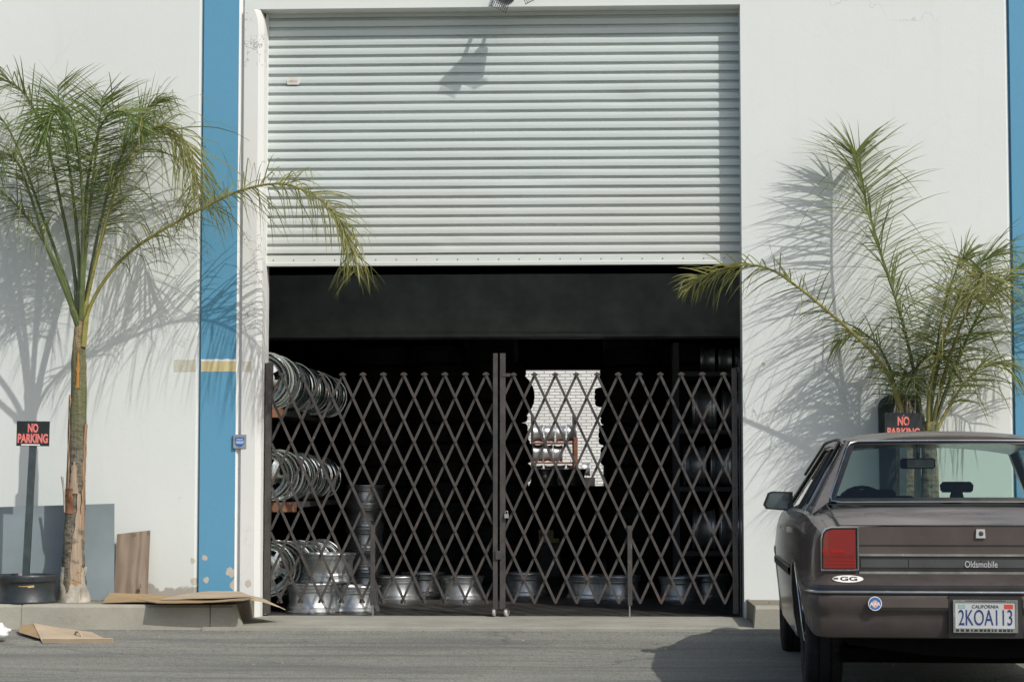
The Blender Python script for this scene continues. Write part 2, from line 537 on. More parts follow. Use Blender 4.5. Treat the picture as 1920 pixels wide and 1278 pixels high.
# end piece with a raking end
pr = kerb_prof(KY)
xa, xb = edges[-1] + 0.005, X(457, KY, 1165)
A = [Vector((xa, y, z)) for y, z in pr]
B = [Vector((xb - (0.085 if z > 0.1 else 0.0), y, z)) for y, z in pr]
b.poly(A[::-1]); b.poly(B)
for i in range(5):
    j = (i + 1) % 5
    b.poly([A[i], A[j], B[j], B[i]])
structure(b.build('kerb', M['kerb']))
b = MB()
xr0 = X(1412, KY, 1150)
pr = kerb_prof(KY)
A = [Vector((xr0 + (0.02 if z > 0.1 else 0.0), y, z)) for y, z in pr]
B = [Vector((12, y, z)) for y, z in pr]
b.poly(A[::-1]); b.poly(B)
for i in range(5):
    j = (i + 1) % 5
    b.poly([A[i], A[j], B[j], B[i]])
structure(b.build('kerb', M['kerb']))
for x0, x1 in ((-14, xb - 0.09), (xr0 + 0.02, 12)):
    b = MB()
    nx = 60
    rows = []
    for i in range(6):
        y = KY + 0.171 + (0.0 - KY - 0.172) * i / 5
        rows.append([(x0 + (x1 - x0) * j / nx, y, KZ - 0.008 + 0.006 * mnoise.noise((x0 + (x1 - x0) * j / nx * 3, y * 3, 1))) for j in range(nx + 1)])
    b.grid(rows)
    for (y, xx) in ((0, x0), (0, x1)):
        b.box(xx - (0.02 if xx == x1 else 0), xx + (0.02 if xx == x0 else 0), KY + 0.172, -0.001, 0.0, KZ - 0.004)
    structure(b.build('planter_ground', M['dirt'], smooth=50))

# ------------------------------------------------------------------ the industrial building
HALL = thing('industrial_building', 'white and blue industrial building with half raised roller shutter and dark hall inside', 'building', (0, 0, 0))
TOP = 7.0
spots_w = [(X(361, 0, 1050), Z(1050, 0, 361), 0.022), (X(364, 0, 1088), Z(1088, 0, 364), 0.03), (X(1432, 0, 683), Z(683, 0, 1432), 0.018)]
M['wall'] = wall_material('white_wall_paint', WHITE, spots_w, base_z=KZ)
M['wall_right'] = wall_material('white_wall_right_paint', WHITE, spots_w[2:])
M['trim_white'] = wall_material('white_trim_paint', (0.76, 0.77, 0.75))
spots_b = [(X(383, 0, 1045), Z(1045, 0, 383), 0.022), (X(388, 0, 1086), Z(1086, 0, 388), 0.022), (X(430, 0, 1072), Z(1072, 0, 430), 0.040), (X(441, 0, 1092), Z(1098, 0, 440), 0.042)]
M['blue_wall'] = wall_material('blue_wall_paint', (0.112, 0.31, 0.465), spots_b)
M['jamb'] = wall_material('jamb_paint', (0.69, 0.70, 0.675), [(X(466, 0, 1092), Z(1092, 0, 466), 0.03)], crack=0.85)

def vstrip(prof, mat, name, z0=0.0, z1=TOP):
    """vertical run of wall with plan profile prof [(x, y)]"""
    b = MB()
    n = 10
    rows = [[(x, y, z0 + (z1 - z0) * i / n) for x, y in prof] for i in range(n + 1)]
    b.grid(rows)
    return b.build(name, mat, HALL)

x_w1, x_c1 = X(367.5), X(373.5)
x_b0, x_b1, x_c2 = X(376.5), X(443), X(449.5)
x_j0, x_j1, x_j2 = X(453), X(480), X(491)
D_ = 0.25
vstrip([(-12, D_), (-12, 0), (x_w1, 0), (x_c1, 0.022), (x_c1, D_)], M['wall'], 'white_wall')
vstrip([(x_c1, 0.05), (x_c1, 0.026), (x_b0, 0.026), (x_b0, -0.006), (x_b1, -0.006), (x_b1 + 0.001, 0.05)], M['blue_wall'], 'blue_panel')
vstrip([(x_b1, 0.05), (x_b1, -0.007), (x_c2, 0.018), (x_j0, 0.018), (x_j0, D_)], M['trim_white'], 'chamfer_trim')
# jamb with rounded, slightly wavering corner
b = MB()
rows = []
nj = 70
zj1 = ZL - 0.002
for i in range(nj + 1):
    z = 0.06 + (zj1 - 0.06) * i / nj
    wv = 0.0015 * mnoise.noise((0.3, 0.2, z * 1.3)) + 0.0015 * mnoise.noise((1.3, 0.2, z * 6))
    t = max(0.0, (z - (ZL - 0.14)) / 0.14)
    wv -= 0.035 * t * t
    px0 = at(453, 639, 0).x
    xo = 0.0
    p = [(x_j0 + 0.001, 0.05), (x_j0 + 0.001, -0.018), (x_j0 + 0.004, -0.02), (x_j1 + wv, -0.02), (x_j2 - 0.002 + wv, 0.004), (x_j2 + wv, 0.012), (XL + wv, SH_Y + 0.1)]
    rows.append([(x, y, z) for x, y in p])
b.grid(rows)
b.build('door_jamb', M['jamb'], HALL, smooth=15)
# wall over the door, and its soffit
b = MB()
b.poly([(x_j0 + 0.001, 0, ZL), (XR, 0, ZL), (XR, 0, TOP), (x_j0 + 0.001, 0, TOP)])
b.poly([(x_j0 + 0.001, 0, ZL), (x_j0 + 0.001, SH_Y + 0.12, ZL), (XR, SH_Y + 0.12, ZL), (XR, 0, ZL)])
b.poly([(x_j0 + 0.001, D_, ZL), (XR, D_, ZL), (XR, D_, TOP), (x_j0 + 0.001, D_, TOP)])
b.poly([(x_j0 + 0.001, 0, ZL), (x_j0 + 0.001, 0.06, ZL), (x_j0 + 0.001, 0.06, TOP), (x_j0 + 0.001, 0, TOP)])
b.build('lintel_wall', M['wall'], HALL)
x_w2, x_c3 = X(1893.5), X(1899.5)
x_e0, x_e1 = X(1902.5), X(1902.5) + 0.29
vstrip([(XR, D_), (XR, 0), (x_w2, 0), (x_c3, 0.022), (x_c3, D_)], M['wall_right'], 'white_wall', 0.0)
vstrip([(x_c3, 0.05), (x_c3, 0.026), (x_e0, 0.026), (x_e0, -0.006), (x_e1, -0.006), (x_e1, 0.05)], M['blue_wall'], 'blue_panel')
vstrip([(x_e1, 0.05), (x_e1, 0.0), (10, 0), (10, D_)], M['wall'], 'white_wall')
# shell of the hall
BX0, BX1, BY = -9.0, 8.0, 16.0
b = MB()
b.poly([(BX0, D_, 0), (BX0, BY, 0), (BX0, BY, 6.6), (BX0, D_, 6.6)])
b.poly([(BX1, D_, 0), (BX1, BY, 0), (BX1, BY, 6.6), (BX1, D_, 6.6)])
b.poly([(-12, D_, TOP - .01), (10, D_, TOP - .01), (10, D_, 0), (XR + 0.0, D_, 0), (XR, D_, TOP - .01)][:5]) if False else None
b.box(-12, XL - 0.03, D_ - 0.04, D_, 0.0, TOP - .01)
b.box(XR + 0.001, 10, D_ - 0.04, D_, 0.0, TOP - .01)
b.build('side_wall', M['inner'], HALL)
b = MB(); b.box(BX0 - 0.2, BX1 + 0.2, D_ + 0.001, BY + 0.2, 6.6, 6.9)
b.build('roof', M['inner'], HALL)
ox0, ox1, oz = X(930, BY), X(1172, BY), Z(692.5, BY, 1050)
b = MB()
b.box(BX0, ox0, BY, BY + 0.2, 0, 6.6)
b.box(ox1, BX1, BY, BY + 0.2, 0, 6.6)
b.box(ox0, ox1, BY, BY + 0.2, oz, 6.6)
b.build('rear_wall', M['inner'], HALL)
b = MB()
gy = 5.0
b.box(BX0, BX1, gy, gy + 0.3, Z(628, gy), Z(514, gy))
b.box(BX0, BX1, gy - 0.06, gy + 0.36, Z(628, gy) - 0.02, Z(628, gy) + 0.012)
b.build('girder', M['girder'], HALL)
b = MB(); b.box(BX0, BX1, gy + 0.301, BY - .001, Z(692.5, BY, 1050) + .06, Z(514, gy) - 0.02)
b.build('upper_floor', simple('painted_shade_black', (0.004, 0.004, 0.004), 1.0, var=.2, spec=0.0, rvar=0), HALL)  # matte near-black colour stands in for deep shade on the lit underside

# roller shutter
SHUT = thing('roller_shutter', '', '')
for k in ('label', 'category'):
    del SHUT[k]
SHUT.parent = HALL
zb = Z(497.5, SH_Y)
zt = ZL + 0.25
sx0, sx1 = XL - 0.02, XR + 0.03
pitch = (Z(77.5, SH_Y) - Z(486, SH_Y)) / 23.0
z0 = Z(478, SH_Y)
prof = [(0.0, 0.013), (0.22, 0.013), (0.245, -0.004), (0.265, -0.0085), (0.30, -0.0105), (0.60, -0.0125), (0.84, -0.0110), (0.90, -0.0085), (0.94, -0.002), (0.98, 0.008)]
b = MB()
nsl = int((zt - z0) / pitch) + 1
nx = 72
rows = []
for k in range(nsl):
    for t, y in prof:
        z = z0 + (k + t) * pitch
        row = []
        for j in range(nx + 1):
            x = sx0 + (sx1 - sx0) * j / nx
            dy = 0.004 * mnoise.noise((x * 1.1, k * 0.9, 0.0)) + 0.0015 * mnoise.noise((x * 4, k * 3.1, 2.0))
            for dx_, dz_, rx_, rz_, am in ((X(1175, SH_Y, 183), Z(183, SH_Y, 1175), .14, .045, .010), (X(850, SH_Y, 450), Z(452, SH_Y, 850), .09, .04, .009), (X(640, SH_Y, 350), Z(350, SH_Y, 640), .2, .07, -.008), (X(1000, SH_Y, 330), Z(335, SH_Y, 1000), .3, .05, .006)):
                dy += am * math.exp(-((x - dx_) / rx_) ** 2 - ((z - dz_) / rz_) ** 2)
            dz = 0.0022 * mnoise.noise((x * 0.8, k * 1.7, 5.0))
            row.append((x, SH_Y + y + dy, z + dz))
        rows.append(row)
b.grid(rows)
curtain = b.build('slat_curtain', M['shutter'], SHUT, smooth=9)
b = MB()
b.grid([[(sx0 + (sx1 - sx0) * j / nx, SH_Y + y, z) for j in range(nx + 1)] for y, z in
        ((-0.004, z0 + 0.002), (-0.012, z0 - 0.004), (-0.014, zb + 0.028), (-0.019, zb + 0.025), (-0.032, zb + 0.022), (-0.032, zb), (0.03, zb), (0.03, z0))])
b.build('bottom_bar', M['shutter'], SHUT, smooth=35)
M['bolt_grey'] = simple('dull_bolt', (0.22, 0.22, 0.215), 0.6)
xs = [X(513 + 38.4 * i, SH_Y, 487) for i in range(23)]
for x in xs:
    b = MB()
    T = Matrix.Translation((x, SH_Y - 0.014, Z(486, SH_Y))) @ Matrix.Rotation(math.radians(90), 4, 'X')
    b.lathe([(0.0, 0.004), (0.0045, 0.0035), (0.006, 0.0)], 10, T=T)
    b.build('bolt', M['bolt_grey'], SHUT)
# jagged dirt under the bar and guide rails beside the curtain
for xx in (XL - 0.02, XR + 0.005):
    b = MB()
    b.box(xx, xx + 0.02, SH_Y - 0.03, SH_Y + 0.05, FZ, ZL)
    b.build('guide_rail', M['dark_steel'] if xx > 0 else M['trim_white'], SHUT)
lp = at(550, 152, SH_Y - 0.014)
b = MB()
hw, hh = 0.050, 0.030
b.prism([(lp.x - hw, lp.z - hh + .008), (lp.x - hw + .008, lp.z - hh), (lp.x + hw - .008, lp.z - hh), (lp.x + hw, lp.z - hh + .008), (lp.x + hw, lp.z + hh - .018), (lp.x + hw - .018, lp.z + hh), (lp.x - hw + .018, lp.z + hh), (lp.x - hw, lp.z + hh - .018)], 'y', SH_Y - 0.019, SH_Y - 0.005)
plate = b.build('label_plate', simple('label_cream', (0.62, 0.60, 0.55), 0.5), SHUT)
b = MB()
for k in range(7):
    b.box(lp.x - .034 + .0095 * k, lp.x - .034 + .0095 * k + .006, SH_Y - .0196, SH_Y - .0191, lp.z - .011, lp.z + .004 + .002 * (k % 2))
b.build('faded_print', simple('label_ink', (0.42, 0.36, 0.33), 0.6), plate)

# faded yellow band painted across pilaster and wall
def band(name, px0, px1, y, mat, za=697, zb_=674):
    b = MB()
    n = 14
    up, lo = [], []
    for i in range(n + 1):
        px = px0 + (px1 - px0) * i / n
        up.append((X(px, y, 684), y, Z(zb_ + 1.0 * mnoise.noise((px * .1, 0, 0)), y, px)))
        lo.append((X(px, y, 684), y, Z(za + 1.2 * mnoise.noise((px * .1, 3, 0)), y, px)))
    b.grid([lo, up])
    return b.build(name, mat, HALL)
def fade_mat(name, c, thr):
    m = NT(name)
    m.base(m.mix(m.noise(6, 4), tuple(x * .85 for x in c), c))
    m.p(rough=0.75)
    tr = m.n('BsdfTransparent')
    mx = m.n('MixShader', {0: m.ramp(m.noise(9, 5, 0.7), thr - .18, thr + .22, 0.1, 0.75), 1: tr.outputs[0], 2: m.b.outputs[0]})
    m.t.links.new(mx.outputs[0], m.out.inputs[0])
    return m.mat
band('yellow_paint_band', 377, 442.8, -0.0075, simple('faded_yellow_paint', (0.60, 0.51, 0.27), 0.7, var=0.12), 696.5, 676)
band('white_paint_edge', 377, 442.8, -0.0079, M['trim_white'], 677, 673)
band('faded_paint_band', 326, 367, -0.0015, fade_mat('worn_yellow_paint', (0.66, 0.61, 0.45), 0.47))
band('faded_paint_band', 454.5, 472, -0.0215, fade_mat('worn_yellow_jamb', (0.66, 0.61, 0.46), 0.50), 697, 677)

# white brick building beyond the rear opening
b = MB()
b.box(-30, 25, 30.0, 38, -0.02, 8.0)
bb = thing('brick_building', 'white painted brick building seen through the rear opening', 'building', (0, 0, 0))
b.build('brick_wall', M['brick'], bb)
b = MB(); b.box(-30.1, 25.1, 29.93, 38.1, 8.0, 8.2)
b.build('coping', M['concrete'], bb)

# ------------------------------------------------------------------ folding scissor gate, two leaves
GY = 0.10
GS = 16.10
def gate_leaf(name, label, tips, post_px, lead_px, leg_px, left):
    t = thing(name, label, 'gate', (X(post_px[0], GY, 1150), GY, FZ), group='leaves of the scissor gate')
    inv = Matrix.Translation(-t.location)
    zt_, zb_ = Z(703, GY, tips[0]), Z(1130, GY, tips[0])
    x0, x1 = X(min(post_px[1], lead_px[0]), GY, 900), X(max(post_px[1], lead_px[0]), GY, 900)
    if x0 > x1: x0, x1 = x1, x0
    sp = X(tips[1], GY, 900) - X(tips[0], GY, 900)
    xt0 = X(tips[0], GY, 705)
    slope = 0.4627
    run = (zt_ - zb_) * slope
    b = MB()
    hwid = 0.0097
    def bar(xa, za, xb_, zb2, y, fl):
        d = Vector((xb_ - xa, 0, zb2 - za)).normalized()
        n = Vector((-d.z, 0, d.x)) * hwid
        A, B = Vector((xa, y, za)), Vector((xb_, y, zb2))
        # channel section: web and two flanges
        for o0, o1, ya, yb in ((-1, 1, -0.003, 0.0), (-1, -0.72, 0.0, 0.010), (0.72, 1, 0.0, 0.010)):
            q = [A + n * o0 + Vector((0, ya, 0)), A + n * o1 + Vector((0, ya, 0)), B + n * o1 + Vector((0, ya, 0)), B + n * o0 + Vector((0, ya, 0))]
            r = [p + Vector((0, yb - ya, 0)) for p in q]
            b.poly(q); b.poly(r[::-1])
            for i in range(4):
                j = (i + 1) % 4
                b.poly([q[i], r[i], r[j], q[j]])
    def disc(x, y, z, r, th):
        T = Matrix.Translation((x, y, z)) @ Matrix.Rotation(math.radians(90), 4, 'X')
        b.lathe([(0, th), (r * .7, th), (r, th * .3), (r, 0)], 8, T=T)
    kmin = int((x0 - xt0) / sp - run / sp) - 2
    kmax = int((x1 - xt0) / sp + run / sp) + 2
    wob = random.Random(len(name) + (1 if left else 2))
    for k in range(kmin, kmax + 1):
        xt = xt0 + k * sp
        for sgn, y in ((1, GY), (-1, GY + 0.013)):
            # z from top to bottom, x moving sgn
            za, zc = zt_, zb_
            xa, xc = xt, xt + sgn * run
            lo, hi = 0.0, 1.0
            for lim, side in ((x0, 1), (x1, -1)):
                fa, fc = (xa - lim) * side, (xc - lim) * side
                if fa < 0 and fc < 0:
                    lo, hi = 1, 0
                elif fa < 0:
                    lo = max(lo, -fa / (fc - fa))
                elif fc < 0:
                    hi = min(hi, fa / (fa - fc))
            if hi - lo < 0.03:
                continue
            P = lambda q: (xa + (xc - xa) * q, za + (zc - za) * q)
            (u0, w0), (u1, w1) = P(lo), P(hi)
            bar(u0, w0, u1, w1, y + wob.uniform(-.001, .001), 0)
    # crowns and feet, rivets
    nrow = int((zt_ - zb_) / (sp / 2 / slope))
    for k in range(kmin, kmax + 1):
        xt = xt0 + k * sp
        if x0 + 0.01 < xt < x1 - 0.01:
            b.box(xt - 0.024, xt + 0.024, GY - 0.006, GY + 0.022, zt_ - 0.002, zt_ + 0.012)
            b.box(xt - 0.012, xt + 0.012, GY - 0.005, GY + 0.02, zt_ + 0.01, zt_ + 0.02)
    for r in range(0, 11):
        zz = zt_ - r * (sp / 2 / slope)
        for k in range(kmin, kmax + 1):
            xx = xt0 + (k + (0.5 if r % 2 else 0)) * sp
            if x0 + 0.004 < xx < x1 - 0.004 and zz > zb_ - 0.02:
                disc(xx, GY - 0.003, zz, 0.009, 0.005)
    for v in b.v: v[:] = inv @ v
    b.build('lattice', M['gate'], t)
    # hinge post at the jamb
    def post(pa, pb, ptop, pbot, nm, dep=0.035, y=GY - 0.004):
        c = MB()
        xa_, xb_ = X(pa, y, 900), X(pb, y, 900)
        za_, zc_ = Z(pbot, y, pa), Z(ptop, y, pa)
        c.box(xa_, xb_, y - 0.004, y, za_, zc_)
        c.box(xa_, xa_ + 0.004, y, y + dep, za_, zc_)
        c.box(xb_ - 0.004, xb_, y, y + dep, za_, zc_)
        for v in c.v: v[:] = inv @ v
        return c.build(nm, M['gate'], t)
    post(post_px[0], post_px[1], post_px[2], 1150, 'hinge_post')
    lp_ = post(lead_px[0], lead_px[1], 662, 1141, 'lead_post', 0.04, GY - 0.02)
    # drop leg
    post(leg_px - 4.2, leg_px + 4.2, 985, 1134, 'drop_leg', 0.02, GY - 0.014)
    c = MB()
    xl = X(leg_px, GY, 1130)
    c.tube([(xl, GY - 0.02, Z(1134, GY)), (xl, GY - 0.02, FZ)], 0.007, 8)
    for v in c.v: v[:] = inv @ v
    c.build('drop_pin', M['zinc'], t)
    # caster: fork and wheel
    xc = X((lead_px[0] + lead_px[1]) / 2, GY - 0.02, 1145) + (-0.008 if left else 0.03)
    c = MB()
    c.box(xc - 0.018, xc + 0.018, GY - 0.05, GY + 0.02, FZ + 0.055, FZ + 0.063)
    c.box(xc - 0.018, xc - 0.013, GY - 0.045, GY, FZ + 0.022, FZ + 0.058)
    c.box(xc + 0.013, xc + 0.018, GY - 0.045, GY, FZ + 0.022, FZ + 0.058)
    for v in c.v: v[:] = inv @ v
    cs = c.build('caster', M['gate'], t)
    c = MB()
    T = inv @ Matrix.Translation((xc, GY - 0.028, FZ + 0.031)) @ Matrix.Rotation(math.radians(62 if not left else 80), 4, 'Z') @ Matrix.Rotation(math.radians(90), 4, 'X')
    c.lathe([(0.006, -0.012), (0.024, -0.011), (0.029, -0.007), (0.03, 0), (0.029, 0.007), (0.024, 0.011), (0.006, 0.012)], 18, T=T, close=True)
    c.build('wheel', M['caster'], cs, smooth=40)
    return t
LEFT = gate_leaf('scissor_gate', 'left leaf of the brown scissor gate, beside the racks of chrome rims', [604, 642.4], (497, 508, 682), (924.5, 933), 699.5, True)
RIGHT = gate_leaf('scissor_gate', 'right leaf of the brown scissor gate, in front of the lit rear opening', [1002, 1041.35], (1373, 1383, 690), (937.5, 947.5), 1180.5, False)
def gate_part(t, nm, mat, fn, smooth=None):
    c = MB(); fn(c)
    inv = Matrix.Translation(-t.location)
    for v in c.v: v[:] = inv @ v
    return c.build(nm, mat, t, smooth=smooth)
p = at(936, 1040, GY - 0.03)
gate_part(RIGHT, 'latch_plate', M['gate'], lambda c: c.box(p.x - 0.028, p.x + 0.02, GY - 0.036, GY - 0.026, p.z - 0.033, p.z + 0.033))
p2 = at(949, 962, GY - 0.03)
gate_part(RIGHT, 'padlock', M['zinc'], lambda c: (c.box(p2.x - .012, p2.x + .02, GY - .05, GY - .032, p2.z - .035, p2.z - .004), c.tube([(p2.x - .006, GY - .04, p2.z - .005), (p2.x - .006, GY - .04, p2.z + .014), (p2.x + .003, GY - .04, p2.z + .02), (p2.x + .012, GY - .04, p2.z + .014), (p2.x + .012, GY - .04, p2.z - .005)], .0035, 6)))
pa, pb = at(941, 700, GY), at(957, 706, GY)
gate_part(RIGHT, 'top_lug', M['gate'], lambda c: c.box(pa.x, pb.x, GY - 0.03, GY - 0.022, pb.z, pa.z))
pc = at(499, 717, GY)
gate_part(LEFT, 'lock_box', M['gate'], lambda c: c.box(XL - 0.0, pc.x + 0.05, GY + 0.004, GY + 0.04, Z(757, GY, 500), Z(680, GY, 500)))
pd = at(1384.5, 690, GY)
gate_part(RIGHT, 'wall_channel', M['dark_steel'], lambda c: (c.box(pd.x, pd.x + 0.008, GY - 0.006, GY + 0.03, FZ, Z(672, GY, 1385)), c.box(pd.x - 0.02, pd.x + 0.03, GY - 0.008, GY + 0.0, Z(697, GY, 1385), Z(688, GY, 1385))))

# ------------------------------------------------------------------ wheel rims
def rim_barrel(R=0.215, Wd=0.19):
    k = Wd / 0.19
    o = [(R - .002, 0), (R, .004), (R, .009), (R - .008, .013), (R - .011, .026), (R - .012, .034), (R - .017, .038), (R - .021, .046), (R - .022, .052), (R - .026, .058), (R - .026, .128),
         (R - .021, .134), (R - .018, .142), (R - .019, .150), (R - .012, .156), (R - .011, .168), (R - .008, .176), (R, .180), (R, .187), (R - .002, .19)]
    i = [(R - .008, .19), (R - .016, .182), (R - .022, .172), (R - .026, .156), (R - .036, .134), (R - .038, .06), (R - .028, .044), (R - .022, .03), (R - .018, .012), (R - .008, 0)]
    return [(r, z * k) for r, z in o + i]
def rim_disc(R=0.215, z=0.12, n=6, hole=True):
    b = MB()
    seg = n * 8
    rad = [(0.030, .016), (0.045, .02), (0.085, .012), (0.10, .010), (0.145, -.002), (R - .036, -.014)]
    for k in range(seg):
        a0, a1 = 2 * math.pi * k / seg, 2 * math.pi * (k + 1) / seg
        for i in range(len(rad) - 1):
            if hole and i == 3 and k % 8 in (0, 1, 2, 3):
                continue
            (r0, d0), (r1, d1) = rad[i], rad[i + 1]
            for off, fl in ((0, 1), (-.008, 0)):
                q = [(r0 * math.cos(a0), r0 * math.sin(a0), z + d0 + off), (r1 * math.cos(a0), r1 * math.sin(a0), z + d1 + off),
                     (r1 * math.cos(a1), r1 * math.sin(a1), z + d1 + off), (r0 * math.cos(a1), r0 * math.sin(a1), z + d0 + off)]
                b.poly(q if fl else q[::-1])
    return b
def make_rim(name, mat, label, group, loc, rot, R=0.215, Wd=0.19, hole=True):
    t = thing(name, label, 'wheel rim', loc, rot, group)
    b = MB(); b.lathe(rim_barrel(R, Wd), 40, close=True)
    b.build('barrel', mat, t, smooth=35)
    rim_disc(R, Wd * 0.63, hole=hole).build('disc', mat, t, smooth=35)
    return t
PI = math.pi
def up_rot(yaw):
    """axis horizontal; the disc side looks towards -y when yaw = 0"""
    return (Matrix.Rotation(yaw, 4, 'Z') @ Matrix.Rotation(PI / 2, 4, 'X')).to_euler()
rim_bright = make_rim('wheel_rim', M['alu'], 'frontmost chrome rim on the top shelf, half behind the left jamb', 'rims on the left rack', (0, 0, 0), (0, 0, 0), 0.215)
rim_dull = make_rim('wheel_rim', M['alu_dull'], 'silver rim lying on the hall floor by the gate, upper one of two', 'rims lying on the floor', (0, 0, 0), (0, 0, 0), 0.205, 0.215)
rr = random.Random(3)

def shelf_row(px_r, py_c, Rpx, d0, n, step, label0, label, lean=0.0, shrink=0.0, dxs=0.0):
    """rims standing on a shelf, one behind the other, row running into the hall"""
    s0 = F / (16 + d0)
    zc = 1.12 + (903 - py_c) / s0
    R0 = Rpx / s0
    x0 = X(px_r, d0, py_c) - R0
    zbase = zc - R0
    for i in range(n):
        k = 1.0 - shrink * i / max(1, n - 1)
        R = R0 * k * rr.uniform(0.97, 1.02)
        y = d0 + i * step + rr.uniform(-.012, .012)
        x = x0 + dxs * i + rr.uniform(-.02, .02)
        yw = rr.uniform(-.10, .10) + lean * (1 if i < 3 else 0)
        lb = label0 if i == 0 and label0 else label
        loc = (x, y + 0.09, zbase + R)
        o = dup(rim_bright, loc, up_rot(yw), lb, 'rims on the left rack', R / 0.215)
shelf_row(538, 710, 54, 0.62, 17, 0.155, 'frontmost chrome rim on the top shelf, half behind the left jamb', 'chrome rim in the row on the top shelf of the left rack', 0.25, 0.16, 0.012)
shelf_row(542, 889, 50, 0.68, 14, 0.16, 'frontmost chrome rim on the middle shelf of the left rack', 'chrome rim in the row on the middle shelf of the left rack', 0.35, 0.1, 0.012)
shelf_row(552, 1065, 52, 0.62, 9, 0.16, 'frontmost chrome rim on the floor under the left rack', 'chrome rim in the row on the floor under the left rack', 0.3, 0.06, 0.03)
for ch in list(rim_bright.children):
    bpy.data.objects.remove(ch)
bpy.data.objects.remove(rim_bright)

# rims lying flat on the floor behind the gate
def floor_rim(px, py_bot, wpx, d, label, z=None, flip=False, tilt=0.0, mat=None, group='rims lying on the floor'):
    s0 = F / (16 + d)
    R = wpx / 2 / s0
    k = R / 0.205
    p = at(px, py_bot, d)
    zz = FZ if z is None else z
    rot = (PI if flip else 0.0, tilt, rr.uniform(0, 6.28))
    return dup(rim_dull, (p.x, d, zz + (0.215 * k if flip else 0)), rot, label, group, k), zz + 0.215 * k
o, ztop = floor_rim(588, 1148, 106, 0.50, 'silver rim on the floor by the gate, lower one of the pair', None)
floor_rim(616, 1090, 103, 0.56, 'silver rim on top of another close behind the gate', ztop, True)
floor_rim(668, 1148, 92, 0.62, 'silver rim on the floor right of the stacked pair')
for i, (px, d) in enumerate(((746, 2.3), (866, 2.35), (795, 2.9), (1103, 2.5), (1160, 2.4), (1276, 2.3), (1325, 2.7), (985, 2.9))):
    lb = ['silver rim on the floor midway between drop leg and centre posts', 'bright silver rim on the floor just left of the gate centre posts', 'silver rim on the floor between and behind two nearer rims, left leaf',
          'silver rim on the floor, left neighbour of the right drop leg pair', 'silver rim on the floor behind the right drop leg', 'silver rim on the floor behind the right leaf near the right jamb',
          'dim silver rim on the floor at the foot of the right rack', 'dim silver rim on the floor just right of the centre posts'][i]
    o, zz = floor_rim(px, 1125, 84, d, lb)
# column of rims by the left drop leg
zz = FZ
for i in range(5):
    o, zz = floor_rim(684 + rr.uniform(-2, 2), 1000, 76, 3.6, 'rim in the tall column of rims behind the left drop leg', zz, i % 2 == 1, group='column of rims')
# columns far back, under the lit opening
for px, n, d in ((1029, 4, 9.0), (1078, 4, 9.3)):
    zz = FZ
    for i in range(n):
        o, zz = floor_rim(px, 1000, 62, d, 'rim in the columns of rims standing before the rear opening', zz, i % 2 == 1, group='columns of rims at the rear')
# right rack: rims with their axis along the shelf
def rack(name, label, x0, x1, y0, y1, levels, mat, beam=0.06):
    t = thing(name, label, 'storage rack', ((x0 + x1) / 2, (y0 + y1) / 2, FZ))
    L = t.location
    top = max(levels) + (0.26 if y0 < 10 else 0.55)
    for x in (x0, x1 - 0.05):
        for y in (y0, y1 - 0.05):
            b = MB(); b.box(x - L.x, x + 0.05 - L.x, y - L.y, y + 0.05 - L.y, 0, top - FZ)
            b.build('upright', M['inner'] if y0 < 10 else M['dark_steel'], t)
    for z in levels:
        b = MB()
        b.box(x0 - L.x, x1 - L.x, y0 - 0.02 - L.y, y0 + 0.06 - L.y, z - beam - L.z, z - L.z)
        b.box(x0 - L.x, x1 - L.x, y1 - 0.06 - L.y, y1 + 0.02 - L.y, z - beam - L.z, z - L.z)
        b.box(x0 - L.x + .01, x1 - L.x - .01, y0 + 0.061 - L.y, y1 - 0.061 - L.y, z - 0.03 - L.z, z - 0.002 - L.z)
        b.build('shelf', mat, t)
    return t
z_top = 1.12 + (903 - 765) / (F / 16.7)
z_mid = 1.12 + (903 - 941) / (F / 16.7)
lt = thing('rim_rack', 'left storage rack with orange brown shelf boards holding chrome rims', 'storage rack', (-3.0, 2.0, FZ))
for z, xr_ in ((z_top, X(527, .55, 770)), (z_mid, X(552, .55, 945))):
    b = MB(); b.box(-3.5 + 3.0, xr_ + 3.0, 0.52 - 2.0, 0.66 - 2.0, z - 0.075 - FZ, z - FZ - 0.002)
    b.build('front_board', M['shelf_wood'], lt)
    b = MB(); b.box(-3.5 + 3.0, xr_ + 3.0 - 0.03, 0.661 - 2.0, 3.7 - 2.0, z - 0.045 - FZ, z - FZ - 0.003)
    b.build('shelf', M['inner'], lt)
for x, y in ((-3.45, .6), (-3.45, 3.6)):
    b = MB(); b.box(x + 3, x + 3.06, y - 2, y - 1.94, 0, 2.6)
    b.build('upright', M['dark_steel'], lt)
dR = 3.0
sR = F / (16 + dR)
lv = [1.12 + (903 - r) / sR for r in (700, 806, 912, 1030)]
xr0_, xr1_ = X(1262, dR, 900), X(1262, dR, 900) + 1.7
rk = rack('steel_rack', 'dark steel rack of rims behind the right end of the gate', xr0_, xr1_, dR - 0.25, dR + 0.25, lv, M['inner'], 0.04)
side = Matrix.Rotation(PI / 2, 4, 'Y')
names = ['top', 'second', 'third', 'lowest']
for li, z in enumerate(lv):
    x = xr0_ + 0.10 + 0.08 * (li % 2)
    while x < xr1_ - 0.3:
        k = rr.uniform(0.86, 0.98) * (.6 if li == 0 else 1)
        R = 0.205 * k
        if li < 3 and R * 2 > 0.50: k *= .9
        if rr.random() < 0.86:
            dup(rim_dull, (x, dR + rr.uniform(-.05, .02), z + R), (side @ Matrix.Rotation(rr.uniform(0, 6), 4, 'Z')).to_euler(), 'rim lying on its side on the %s shelf of the right rack' % names[li], 'rims on the right rack', k)
        x += 0.215 * k + rr.uniform(0.02, 0.07)
